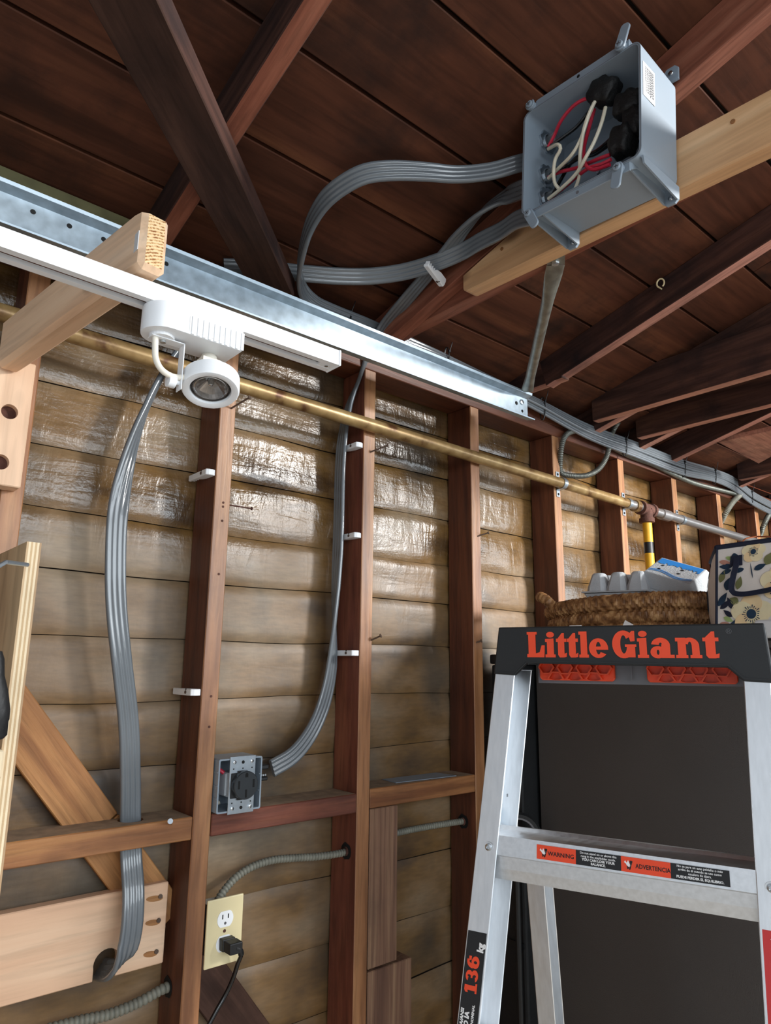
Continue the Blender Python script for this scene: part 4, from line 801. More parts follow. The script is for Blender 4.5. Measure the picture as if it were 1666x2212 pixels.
part('red_wire', MB().tube(smoothpath([(0.706, 0.050, 1.34), (0.7065, 0.03, 1.365), (0.711, 0.012, 1.385), (0.722, 0.004, 1.378)], 0.005), 0.004, 10), M['red'], rc, smooth=True)
part('white_wire', MB().tube(smoothpath([(0.715, 0.055, 1.315), (0.716, 0.035, 1.312), (0.73, 0.03, 1.318)], 0.005), 0.004, 10), M['cream'], rc, smooth=True)
part('receptacle_body', MB().bb((rx-0.0265, by0, 1.333), (rx+0.0265, 0.028, 1.379)).bb((rx-0.030, 0.000, 1.335), (rx-0.0265, 0.026, 1.377)), M['carton'], rc)
gl = Vector((0.801, 0.046, 1.365))
gd = thing('cable_gland', 'black and steel cable gland on the right side of the grey receptacle box', 'cable gland', gl)
part('gland_nut', MB().lathe([(0, 0.0135), (0.012, 0.0135), (0.012, 0.011), (0.024, 0.011)], gl, (1, 0, 0.04), 18), M['black'], gd, smooth=True)
part('clamp_jaw', MB().box(gl+Vector((0.032, 0.0, 0.012)), (0.026, 0.026, 0.010)).box(gl+Vector((0.032, 0, -0.012)), (0.024, 0.026, 0.008)), M['black'], gd, bevel=0.002)
for k in range(3): part('clamp_thread', MB().cyl(gl+Vector((0.026+0.005*k, -0.008, -0.004)), gl+Vector((0.026+0.005*k, -0.0142, -0.004)), 0.0022, 10), M['chrome'], gd)

# ------------------------------------------------------------------ ivory duplex outlet, plug and cord
wo = thing('wall_outlet', 'ivory wall plate with two white sockets right of the first stud', 'outlet', (0.7375, 0.0, 1.03))
wx, wz = 0.7385, 1.0865
part('wall_plate', MB().bb((wx-0.0390, -0.0045, wz-0.0600), (wx+0.0390, 0.0005, wz+0.0600)), M['ivory'], wo, bevel=0.0022, bseg=2)
part('device_box', MB().bb((wx-0.027, 0.0005, wz-0.045), (wx+0.027, 0.055, wz+0.045)), M['steel'], wo)
for s in (-1, 1):
    zc = wz+s*0.0215; ol = []
    for k in range(40):
        t = 2*math.pi*k/40; ol.append((wx+0.0172*math.cos(t), -0.0046, zc+max(-0.0142, min(0.0142, 0.0172*math.sin(t)))))
    rp = part('socket_face', MB().prism(ol, (0, -0.0012, 0)), M['white'], wo)
    for x in (-0.0062, 0.0062): part('blade_slot', MB().bb((wx+x-0.0011, -0.0062, zc+0.0005), (wx+x+0.0011, -0.0056, zc+0.0085)), M['slot'], rp)
    part('ground_slot', MB().cyl((wx, -0.0062, zc-0.0075), (wx, -0.0056, zc-0.0075), 0.0026, 12), M['grey_ink'], rp)
part('plate_screw', MB().lathe([(0, 0.0032), (0.0012, 0.0026)], (wx, -0.0045, wz), (0, -1, 0), 14), M['rust'], wo)
pc = thing('power_cord', 'black plug and cord in the lower socket of the ivory outlet', 'power cord', (0.741, -0.02, 1.066))
part('plug_body', MB().prism([(0.727, -0.0062, 1.077), (0.754, -0.0062, 1.077), (0.7555, -0.0062, 1.055), (0.728, -0.0062, 1.055)], (0.0015, -0.013, -0.001)).prism([(0.730, -0.019, 1.075), (0.757, -0.019, 1.075), (0.7575, -0.019, 1.055), (0.731, -0.019, 1.055)], (0.006, -0.016, -0.004)), M['black'], pc, bevel=0.0018, bseg=2)
part('cord', MB().tube(smoothpath([(0.750, -0.030, 1.061), (0.760, -0.030, 1.055), (0.7655, -0.026, 1.043)]+POWER[2:], 0.008), 0.0043, 10), M['shiny_black'], pc, smooth=True)
part('strain_relief', MB().tube(smoothpath([(0.750, -0.030, 1.061), (0.760, -0.030, 1.055), (0.765, -0.027, 1.046)], 0.003), 0.0058, 10), M['black'], pc, smooth=True)
top('metal_plate', MB().prism([(1.205, 0.022, 1.3103), (1.408, 0.010, 1.3103), (1.400, 0.078, 1.3103), (1.212, 0.082, 1.3103)], (0, 0, 0.0016)), M['box'], 'thin grey metal plate lying on the right cross block', 'metal plate')
# ------------------------------------------------------------------ plywood panel and tool at the left edge
pw = thing('plywood_panel', 'upright plywood panel at the left edge showing its pale plies', 'plywood panel', (0.246, -0.15, 0.0))
for k in range(7):
    xa = 0.2370+0.0027*k; part('ply', MB().bb((xa, -0.300, 0.0), (xa+0.0027, -0.0395, 1.7585)), M['plyface'] if k in (0, 6) else (M['plylight'] if k % 2 else M['plydark']), pw)
tg = thing('tool_grip', 'black rubber grip of a tool hanging beside the plywood edge', 'tool', (0.207, -0.345, 1.55))
part('grip', MB().lathe([(0.012, 0.0001), (0.010, 0.010), (0.0, 0.0125), (-0.02, 0.0125), (-0.04, 0.0165), (-0.062, 0.0185), (-0.074, 0.0175), (-0.076, 0.0165), (-0.092, 0.0150), (-0.096, 0.011), (-0.0965, 0.0001)], (0.2035, -0.352, 1.598), (-0.12, 0, 1), 28, False), M['rubber'], tg, smooth=True)
part('shaft', MB().cyl((0.204, -0.352, 1.60), (0.19, -0.350, 1.72), 0.006, 12), M['steel'], tg)
part('hook', MB().tube([(0.19, -0.350, 1.71), (0.205, -0.345, 1.722), (0.2365, -0.32, 1.724)], 0.003, 8), M['steel'], tg)
top('wood_peg', MB().bb((0.192, -0.318, 1.452), (0.2368, -0.290, 1.486)), M['plylight'], 'small pale wooden peg under the black tool grip', 'peg', bevel=0.002)

# ------------------------------------------------------------------ step ladder
LO = Vector((1.015, -0.477, 0.0)); LU = Vector((0.3449, -0.9386, 0)); LN = Vector((-0.9386, -0.3449, 0)); LZ = Vector((0, 0, 1))
def Lw(u, n, z): return LO+LU*u+LN*n+LZ*z
ld = thing('step_ladder', 'aluminium step ladder with a black top cap standing before the dark cabinet', 'ladder', Lw(0.2, 0.1, 0.0))
capo = [(-0.010, 1.583), (0.0305, 1.5805), (0.054, 1.6025), (0.383, 1.599), (0.404, 1.5785), (0.446, 1.5765), (0.4405, 1.6685), (0.002, 1.668)]
mb = MB().prism([Lw(u, 0.0, z) for u, z in capo], -LN*0.012)
mb.prism([Lw(0.002, -0.010, 1.656), Lw(0.4405, -0.010, 1.656), Lw(0.4405, -0.010, 1.668), Lw(0.002, -0.010, 1.668)], -LN*0.105)
for u0, u1, zlo in ((-0.010, 0.004, 1.583), (0.432, 0.446, 1.5765)):
    mb.prism([Lw(u0, -0.005, zlo), Lw(u1, -0.005, zlo), Lw(min(u1, 0.4405) if u0 > 0 else 0.010, -0.005, 1.667), Lw(0.428 if u0 > 0 else 0.002, -0.005, 1.667)], -LN*0.11)
mb.prism([Lw(u, -0.108, z) for u, z in ((-0.008, 1.60), (0.444, 1.60), (0.4405, 1.668), (0.002, 1.668))], -LN*0.008)
cap = part('top_cap', mb, M['black'], ld, bevel=0.0025, bseg=2)
part('cap_gusset', MB().prism([Lw(-0.006, 0.0006, 1.586), Lw(0.029, 0.0006, 1.5835), Lw(0.0535, 0.0006, 1.606), Lw(0.384, 0.0006, 1.602), Lw(0.405, 0.0006, 1.5815), Lw(0.44, 0.0006, 1.580), Lw(0.4395, 0.0006, 1.5825), Lw(0.4062, 0.0006, 1.584), Lw(0.385, 0.0006, 1.6045), Lw(0.0525, 0.0006, 1.6085), Lw(0.028, 0.0006, 1.586), Lw(-0.0055, 0.0006, 1.5885)], LN*0.0012), M['black'], cap)
# raised orange wordmark, letters drawn by hand from slabs and arcs
def arc(cx, cy, rx, ry, a0, a1, ix, iy, n=22):
    o_ = [(cx+rx*math.cos(math.radians(a0+(a1-a0)*k/n)), cy+ry*math.sin(math.radians(a0+(a1-a0)*k/n))) for k in range(n+1)]
    i_ = [(cx+ix*math.cos(math.radians(a0+(a1-a0)*k/n)), cy+iy*math.sin(math.radians(a0+(a1-a0)*k/n))) for k in range(n+1)]
    h = n//2
    return [o_[:h+1]+i_[:h+1][::-1], o_[h:]+i_[h:][::-1]]
def rc_(a, b, c, d): return [[(a, b), (c, b), (c, d), (a, d)]]
def sl_i(w=0.30): return rc_(0.06, 0, 0.06+w, 0.70)+[[(-0.02, 0.72), (0.06+w, 0.74), (0.06+w, 0.60), (-0.02, 0.60)]]+rc_(-0.02, 0, 0.06+w+0.07, 0.115)
G = {}
G['L'] = rc_(0.06, 0, 0.36, 1)+rc_(0, 0.90, 0.42, 1)+rc_(0, 0, 0.50, 0.13)+[[(0.36, 0), (0.72, 0), (0.745, 0.47), (0.62, 0.47), (0.53, 0.20), (0.36, 0.15)]]
G['i'] = sl_i()+[[(0.215+0.175*math.cos(t), 0.885+0.115*math.sin(t)) for t in [2*math.pi*k/24 for k in range(24)]]]
G['t'] = [[(0.08, 0.10), (0.16, 0.0), (0.40, 0.0), (0.40, 0.95), (0.30, 0.95), (0.08, 0.74)]]+rc_(-0.01, 0.60, 0.52, 0.73)+[[(0.36, 0), (0.50, 0.02), (0.52, 0.18), (0.40, 0.14)]]
G['l'] = rc_(0.06, 0, 0.36, 1)+rc_(-0.02, 0.88, 0.20, 1)+rc_(-0.02, 0, 0.43, 0.115)
G['e'] = arc(0.36, 0.36, 0.37, 0.375, 0, 322, 0.10, 0.24)+rc_(0.20, 0.30, 0.73, 0.42)
G['G'] = arc(0.43, 0.50, 0.44, 0.52, 38, 360, 0.13, 0.34, 30)+[[(0.60, 0.02), (0.86, 0.02), (0.86, 0.46), (0.60, 0.46)]]+rc_(0.48, 0.40, 0.91, 0.50)+[[(0.70, 0.60), (0.86, 0.62), (0.86, 1.0), (0.76, 1.0), (0.62, 0.86)]]
G['a'] = arc(0.27, 0.21, 0.27, 0.225, 0, 360, 0.05, 0.095)+rc_(0.40, 0, 0.70, 0.50)+arc(0.37, 0.46, 0.33, 0.28, 0, 172, 0.06, 0.10, 14)+rc_(0.60, 0, 0.84, 0.12)
G['n'] = rc_(0.06, 0, 0.35, 0.72)+[[(-0.02, 0.73), (0.35, 0.73), (0.35, 0.60), (-0.02, 0.60)]]+rc_(-0.02, 0, 0.41, 0.115)+arc(0.49, 0.44, 0.33, 0.295, 0, 160, 0.07, 0.15, 14)+rc_(0.56, 0, 0.82, 0.46)+rc_(0.49, 0, 0.90, 0.115)
H = 0.0450; x_scale = 0.0436; zb0 = 1.6135
for ch_, st_, sx_ in (('L', 0.0, 1.0), ('i', 0.79, 0.92), ('t', 1.235, 0.80), ('t', 1.68, 0.84), ('l', 2.17, 0.84), ('e', 2.56, 1.0), ('G', 3.47, 0.98), ('i', 4.42, 0.90), ('a', 4.87, 1.02), ('n', 5.80, 0.98), ('t', 6.74, 1.02)):
    mb = MB()
    for k, poly in enumerate(G[ch_]):
        mb.prism([Lw(0.0565+(st_+x*sx_)*x_scale, 0.0002, zb0+y*H) for x, y in poly], LN*(0.0016+0.00006*k))
    part('raised_letter', mb, M['orange_label'], cap)
text('trademark_mark', '®', 0.012, (Lw(0.385, 0.0004, 1.652), LU, LZ, LN), cap, M['grey_ink'], 0.0)
part('cap_seam', MB().prism([Lw(0.004, -0.02, 1.6685), Lw(0.438, -0.02, 1.6685), Lw(0.438, -0.02, 1.6690), Lw(0.004, -0.02, 1.6690)], -LN*0.08), M['black'], cap)
# orange honeycomb trays under the cap
for u0, u1 in ((0.050, 0.190), (0.246, 0.392)):
    tr = part('orange_tray', MB().prism([Lw(u0+0.004, -0.090, 1.572), Lw(u1-0.004, -0.090, 1.572), Lw(u1, -0.090, 1.577), Lw(u1, -0.090, 1.612), Lw(u0, -0.090, 1.612), Lw(u0, -0.090, 1.577)], -LN*0.010), M['orange'], ld, bevel=0.0015)
    nx = 4
    for k in range(nx*2):
        r = 0.0158; cu = u0+0.016+(k//2)*0.0355+(0.0178 if k % 2 else 0); cv = 1.596 if k % 2 == 0 else 1.5755
        if cu > u1-0.006: continue
        hexo = [(cu+r*math.cos(math.radians(60*q)), cv+r*0.92*math.sin(math.radians(60*q))) for q in range(6)]; hexi = [(cu+(r-0.0032)*math.cos(math.radians(60*q)), cv+(r-0.0032)*0.92*math.sin(math.radians(60*q))) for q in range(6)]
        cl = lambda p: (max(u0+0.001, min(u1-0.001, p[0])), max(1.5735, min(1.611, p[1])))
        mb = MB()
        for q in range(6):
            w = (q+1) % 6; quad = [cl(hexo[q]), cl(hexo[w]), cl(hexi[w]), cl(hexi[q])]
            mb.prism([Lw(a, -0.0905, b) for a, b in quad], LN*0.0115)
        part('honeycomb_rib', mb, M['orange'], tr)
part('tray_bracket', MB().prism([Lw(0.044, -0.101, 1.566), Lw(0.398, -0.101, 1.568), Lw(0.398, -0.101, 1.62), Lw(0.044, -0.101, 1.62)], -LN*0.004).prism([Lw(0.2185, -0.090, 1.575), Lw(0.2205, -0.090, 1.575), Lw(0.2205, -0.090, 1.61), Lw(0.2185, -0.090, 1.61)], -LN*0.004), M['clear_grey'], ld)
# stiles: open channels, front ones raked forward, rear ones raked back
def stile(name, f, side, w, depth, th, z_top, z_bot):
    # f(z) -> (u outer edge, n front); side +1: outer edge at low u
    def sec(z):
        u, nn = f(z); s = side
        pr_ = [(0, 0), (w, 0), (w, -th), (th, -th), (th, -depth+th), (w*0.96, -depth+th), (w*0.96, -depth), (0, -depth)]
        return [Lw(u+s*a, nn+b, z) for a, b in pr_]
    A_, B_ = sec(z_top), sec(z_bot); k = len(A_)
    return part(name, MB().add(A_+B_, [tuple(range(k)), tuple(reversed(range(k, 2*k)))]+[(i, (i+1) % k, k+(i+1) % k, k+i) for i in range(k)]), M['alu'], ld, bevel=0.0011)
fL = lambda z: (-0.008-0.068*(1.58-z), -0.003+0.20*(1.58-z)); fR = lambda z: (0.442+0.0*(1.58-z), -0.003+0.20*(1.58-z))
def fR(z): return (0.4415-0.022*(1.58-z), -0.003+0.20*(1.58-z))
sL = stile('front_stile', fL, 1, 0.0375, 0.105, 0.0026, 1.590, 0.03); sR = stile('front_stile', fR, -1, 0.0375, 0.105, 0.0026, 1.590, 0.03)
gL = lambda z: (0.001-0.02*(1.3-z), -0.112-0.225*(1.27-z)); gR = lambda z: (0.430, -0.112-0.225*(1.27-z))
rL = stile('rear_stile', gL, 1, 0.034, 0.060, 0.0024, 1.285, 0.03); rR = stile('rear_stile', gR, -1, 0.034, 0.060, 0.0024, 1.285, 0.03)
for z, n_ in ((1.145, 0.0), (1.12, 0.012), (1.19, 0.0)):
    u, nn = gL(z); part('rivet', MB().lathe([(0, 0.0058), (0.003, 0.005), (0.0045, 0.002)], Lw(u+0.0024, nn-0.022-n_*1.4, z), LU, 16), M['chrome'], rL, smooth=True)
def bolt(u, z, st):
    nn = -0.003+0.20*(1.58-z); part('stile_bolt', MB().lathe([(0, 0.0062), (0.0022, 0.0058), (0.0032, 0.0035), (0.0020, 0.0030)], Lw(u, nn, z), LN, 20), M['chrome'], st, smooth=True)
    part('bolt_washer', MB().lathe([(0, 0.0085), (0.0004, 0.0084)], Lw(u, nn, z), LN, 20), M['alu_rung'], st)
bolt(-0.005, 1.297, sL); bolt(0.4165, 1.297, sR)
part('square_punch', MB().prism([Lw(0.0, -0.032, 1.3655), Lw(0.0, -0.026, 1.3655), Lw(0.0, -0.026, 1.3705), Lw(0.0, -0.032, 1.3705)], LU*0.0012), M['chrome'], sL)
part('hinge_plate', MB().prism([Lw(-0.0215, -0.01, 1.33), Lw(-0.0265, 0.0, 1.26), Lw(-0.0265, -0.07, 1.26), Lw(-0.0215, -0.07, 1.35)], -LU*0.003), M['steel'], sL)
def rung(zt, name='step'):
    n0 = -0.003+0.20*(1.58-zt); ul, ur = fL(zt)[0]+0.004, fR(zt)[0]-0.004
    pr_ = [(-0.092, zt-0.002), (-0.078, zt), (-0.074, zt-0.005), (-0.022, zt-0.005), (-0.018, zt+0.001), (-0.001, zt), (0.003, zt-0.030), (-0.002, zt-0.033), (-0.004, zt-0.052), (-0.008, zt-0.070), (-0.011, zt-0.070), (-0.006, zt-0.034), (-0.006, zt-0.008), (-0.078, zt-0.008), (-0.090, zt-0.026), (-0.093, zt-0.026)]
    return part(name, MB().prism([Lw(ul, n0-0.001+a, b) for a, b in pr_], LU*(ur-ul)), M['alu_rung'], ld), n0
r1, n0 = rung(1.3165); rung(1.010); rung(0.705); rung(0.40); rung(0.10)
# warning strip on the step
fu, fl_ = LU, (LN*0.004-LZ*0.030).normalized()*-1
fnm = (LN*0.030+LZ*0.004).normalized()
def FS(u, v, e=0.0006): return Lw(u, n0-0.001+0.0040-0.004*(v/0.030), 1.2865+v)+fnm*e
def lab(nm, u0, u1, v0, v1, m_, e=0.0004): return part(nm, MB().prism([FS(u0, v0, e), FS(u1, v0, e), FS(u1, v1, e), FS(u0, v1, e)], fnm*0.0003), M[m_], r1)
v0, v1 = 0.0035, 0.0245
lab('label_strip', 0.078, 0.142, v0, v1, 'orange_label'); lab('label_strip', 0.142, 0.212, v0, v1, 'black_label'); lab('label_strip', 0.212, 0.284, v0, v1, 'orange_label'); lab('label_strip', 0.284, 0.364, v0, v1, 'black_label')
def ft(s, u, v, size, m_, off=0.0, al='LEFT', sx=1.0, sh=0.0, line=1.0): return text('label_text', s, size, (FS(u, v, 0.0009), LU, -fl_ if fl_.z < 0 else fl_, fnm), r1, M[m_], off, 0.00008, al, sx, sh, line)
ft('WARNING', 0.0965, 0.0105, 0.0088, 'ink', 0.00016); ft('ADVERTENCIA', 0.2335, 0.0105, 0.0088, 'ink', 0.00016, sx=0.86)
for k, s_ in enumerate(('Do not stand on or above this', 'rung in the stepladder mode.')): ft(s_, 0.177, 0.0200-0.0046*k, 0.0046, 'white_print', 0.00006, 'CENTER')
for k, s_ in enumerate(('YOU CAN LOSE YOUR', 'BALANCE.')): ft(s_, 0.177, 0.0106-0.0050*k, 0.0050, 'white_print', 0.00016, 'CENTER')
for k, s_ in enumerate(('No se pare en este peldaño o más', 'arriba de él cuando se use como', 'escalera de tijera.')): ft(s_, 0.324, 0.0205-0.0045*k, 0.0045, 'white_print', 0.00006, 'CENTER')
ft('PUEDE PERDER EL EQUILIBRIO.', 0.324, 0.0062, 0.0047, 'white_print', 0.00016, 'CENTER')
def figure(basis_f, s, prt):                            # small falling-figure pictogram
    for m_, polys in (('white_print', [[(0, .75), (.12, .95), (.30, .70), (.45, 1.0), (.62, .62), (.80, .80), (.78, .45), (.55, .30), (.30, .45), (.20, .62)]]), ('ink', [[(.62, .95), (.80, 1.0), (.95, .92), (.80, .45), (.70, .10), (.60, 0), (.55, .12), (.66, .5)], [(.30, .40), (.56, .28), (.50, .12), (.36, .05)]])):
        mb = MB()
        for q in polys: mb.prism([basis_f(x*s, y*s) for x, y in q], fnm*0.0002)
        part('pictogram', mb, M[m_], prt)
figure(lambda x, y: FS(0.083+x, 0.0065+y, 0.0009), 0.0135, r1); figure(lambda x, y: FS(0.2165+x, 0.0065+y, 0.0009), 0.0135, r1)
# rating label running up the left stile
sdir = (Lw(fL(1.0)[0], fL(1.0)[1], 1.0)-Lw(fL(1.2)[0], fL(1.2)[1], 1.2)).normalized()*-1; snm = sdir.cross(LU).normalized()*-1
if snm.dot(LN) < 0: snm = -snm
def SL(a, t, e=0.0006):                                  # a across (0..1 from outer edge), t metres up from z=.9
    z = 0.90+t; u, nn = fL(z); return Lw(u+0.0375*a, nn, z)+snm*e
def slab(nm, a0, a1, t0, t1, m_, e=0.0004): return part(nm, MB().prism([SL(a0, t0, e), SL(a1, t0, e), SL(a1, t1, e), SL(a0, t1, e)], snm*0.0003), M[m_], sL)
slab('rating_label', 0.06, 0.92, -0.06, 0.272, 'black_label')
def stx(s, a, t, size, m_, off, sx=1.0, sh=0.15): return text('label_text', s, size, (SL(a, t, 0.0009), sdir, -LU, snm), sL, M[m_], off, 0.00008, 'LEFT', sx, sh)
stx('kg', 0.84, 0.2440, 0.0150, 'white_print', 0.0007, 0.95, 0.1)
stx('OSHA/ANSI', 0.26, 0.1290, 0.0072, 'white_print', 0.00035, 1.02); stx('TIPO IA', 0.50, 0.1290, 0.0098, 'white_print', 0.0005, 1.02); stx('CARGA NOMINAL', 0.72, 0.1270, 0.0058, 'white_print', 0.0002, 0.98)
stx('lb', 0.70, 0.1000, 0.0150, 'white_print', 0.0007, 0.95, 0.1)
D = {'1': rc_(0.14, 0, 0.44, 1)+rc_(0, 0, 0.58, 0.14)+[[(0, 0.70), (0.14, 0.74), (0.14, 1.0), (0, 0.90)]],
     '3': arc(0.34, 0.72, 0.34, 0.28, 160, -90, 0.07, 0.13, 16)+arc(0.35, 0.29, 0.37, 0.29, 90, -160, 0.08, 0.13, 16)+rc_(0.22, 0.44, 0.40, 0.58),
     '6': arc(0.38, 0.32, 0.38, 0.32, 0, 360, 0.09, 0.14, 24)+arc(0.42, 0.50, 0.42, 0.50, 70, 180, 0.13, 0.32, 12)+rc_(0.48, 0.66, 0.74, 0.86),
     '0': arc(0.38, 0.50, 0.38, 0.50, 0, 360, 0.09, 0.33, 28)}
def digits(st, t0):
    for dg in st:
        mb = MB()
        for k, poly in enumerate(D[dg]): mb.prism([SL(0.70-0.56*(y-0.06), t0+0.0225*x, 0.0009) for x, y in poly], snm*(0.0002+0.00003*k))
        part('label_digit', mb, M['orange_label'], sL); t0 += 0.0225*{'1': 0.66, '3': 0.80, '6': 0.84, '0': 0.84}[dg]
digits('136', 0.1880); digits('300', 0.0420)
# thin capacity strip inside the left stile web
mb = MB()
for k in range(26): z = 0.93+0.0125*k; u, nn = fL(z); mb.prism([Lw(u+0.0028, nn-0.016, z), Lw(u+0.0028, nn-0.022, z), Lw(u+0.0028, nn-0.022, z+0.009), Lw(u+0.0028, nn-0.016, z+0.009)], LU*0.0003)
part('tick_strip', mb, M['ink'], sL)
# danger label on the right stile
def SR(a, t, e=0.0006): z = 0.90+t; u, nn = fR(z); return Lw(u-0.0375+0.0375*a, nn, z)+snm*e
def srb(nm, a0, a1, t0, t1, m_, e=0.0004): return part(nm, MB().prism([SR(a0, t0, e), SR(a1, t0, e), SR(a1, t1, e), SR(a0, t1, e)], snm*0.0003), M[m_], sR)
srb('danger_label', 0.10, 0.95, 0.235, 0.345, 'red_label'); srb('danger_label', 0.10, 0.95, 0.02, 0.235, 'black_label')
text('label_text', 'DANGER', 0.0185, (SR(0.42, 0.316, 0.0009), -sdir, LU, snm), sR, M['white_print'], 0.0006, 0.00008)
figure(lambda x, y: SR(0.34, 0.322, 0.0009)+LU*x+sdir*y, 0.017, sR)

# ------------------------------------------------------------------ dark cabinet behind the ladder
cb = thing('storage_cabinet', 'dark grey-brown textured cabinet behind the ladder', 'cabinet', (1.75, -0.55, 0.0))
part('side_panel', MB().bb((1.600, -0.95, 0.03), (1.612, -0.112, 1.640)), M['panel'], cb, bevel=0.003)
part('carcass', MB().bb((1.613, -0.945, 0.0), (2.06, -0.120, 1.640)), M['panel'], cb, bevel=0.003)
part('cabinet_top', MB().bb((1.488, -0.96, 1.6405), (2.07, -0.110, 1.656)), M['panel'], cb, bevel=0.004)
hc = thing('hand_cart', 'dark spoked wheel in the shadowed gap between the cabinet and the wall', 'hand cart', (1.58, -0.10, 0.0))
wc = Vector((1.500, -0.120, 1.172)); wa = Vector((-0.62, -0.75, 0.15)).normalized()
part('tyre', MB().lathe([(-0.010, 0.044), (-0.012, 0.052), (-0.006, 0.058), (0.006, 0.058), (0.012, 0.052), (0.010, 0.044)], wc, wa, 32, False), M['rubber'], hc, smooth=True)
part('wheel_rim', MB().lathe([(-0.008, 0.040), (-0.010, 0.046), (0.010, 0.046), (0.008, 0.040)], wc, wa, 32, False), M['clear_grey'], hc, smooth=True)
ea = wa.orthogonal().normalized(); eb = wa.cross(ea)
for k in range(5): t = 2*math.pi*k/5+0.4; part('spoke', MB().cyl(wc, wc+(ea*math.cos(t)+eb*math.sin(t))*0.042, 0.0035, 8), M['clear_grey'], hc)
part('hub', MB().cyl(wc-wa*0.012, wc+wa*0.012, 0.010, 16), M['black'], hc)
part('cart_frame', MB().tube(smoothpath([(1.522, -0.092, 0.0), (1.522, -0.092, 0.6), (1.522, -0.092, 1.172)], 0.05), 0.008, 10).cyl(wc, (1.522, -0.092, 1.172), 0.006, 8), M['black'], hc)

bb_ = thing('dark_gap_filler', 'tall black filler added to darken the gap between the cabinet and the wall studs', 'filler', (1.69, -0.09, 0.0))  # added black block that keeps the gap dark
part('filler_body', MB().bb((1.535, -0.104, 0.0), (1.86, -0.008, 1.60)), M['rubber'], bb_, bevel=0.008, bseg=2)
part('filler_lid', MB().bb((1.530, -0.107, 1.6005), (1.866, -0.006, 1.628)), M['black'], bb_, bevel=0.006, bseg=2)
for z in (0.3, 0.6, 0.9, 1.2, 1.45): part('filler_rib', MB().bb((1.531, -0.100, z), (1.5345, -0.014, z+0.012)), M['black'], bb_)

# ------------------------------------------------------------------ basket on the cabinet and what lies in it
bk = thing('wicker_basket', 'oval brown seagrass basket standing on the cabinet behind the ladder', 'basket', (1.67, -0.395, 1.657))
bcx, bcy, brx, bry = 1.680, -0.395, 0.150, 0.262
def oval(t, s=1.0, e=0.75): c, q = math.cos(t), math.sin(t); return (bcx+brx*s*abs(c)**e*(1 if c > 0 else -1), bcy+bry*s*abs(q)**e*(1 if q > 0 else -1))
def ropering(z, r0, s, twist, lobes, amp, name, squash=1.0):
    N, K = lobes*11, 16; vs = []; fs = []
    for i in range(N):
        t = 2*math.pi*i/N; x, y = oval(t, s); x2, y2 = oval(t+0.01, s); tx, ty = x2-x, y2-y; l = math.hypot(tx, ty); nx_, ny_ = ty/l, -tx/l
        zz_ = z+0.006*math.sin(2*t+1.0)
        for j in range(K):
            p = 2*math.pi*j/K; ph = (lobes*t+twist*p); r = r0*(1-amp+amp*abs(math.sin(ph/2))**0.7*1.6+0.06*noise.noise((math.floor(ph/(2*math.pi))*1.7, 0.5, z*50)))
            vs.append((x+nx_*r*math.cos(p), y+ny_*r*math.cos(p), zz_+r*squash*math.sin(p)))
    for i in range(N):
        k = (i+1) % N; fs += [(i*K+j, i*K+(j+1) % K, k*K+(j+1) % K, k*K+j) for j in range(K)]
    return part(name, MB().add(vs, fs), M['rope'], bk, smooth=True)
ropering(1.746, 0.0200, 0.93, 5, 112, 0.15, 'rope_rim'); ropering(1.712, 0.0175, 0.90, -5, 104, 0.15, 'rope_coil', 1.05)
ropering(1.681, 0.0170, 0.87, 5, 100, 0.15, 'rope_coil', 1.05); ropering(1.672, 0.014, 0.66, 5, 90, 0.15, 'rope_coil')
mb = MB(); ol = [oval(2*math.pi*k/48, 0.88) for k in range(48)]; mb.prism([(x, y, 1.6575) for x, y in ol], (0, 0, 0.008)); part('basket_floor', mb, M['rope'], bk)
hp = smoothpath([(1.560, -0.215, 1.748), (1.548, -0.195, 1.772), (1.565, -0.165, 1.782), (1.605, -0.150, 1.780), (1.632, -0.150, 1.766), (1.640, -0.153, 1.748)], 0.0022)
part('handle_loop', MB().tube(hp, 0.0130, 14, [1+0.12*math.sin(i*1.3) for i in range(len(hp))]), M['rope'], bk, smooth=True)
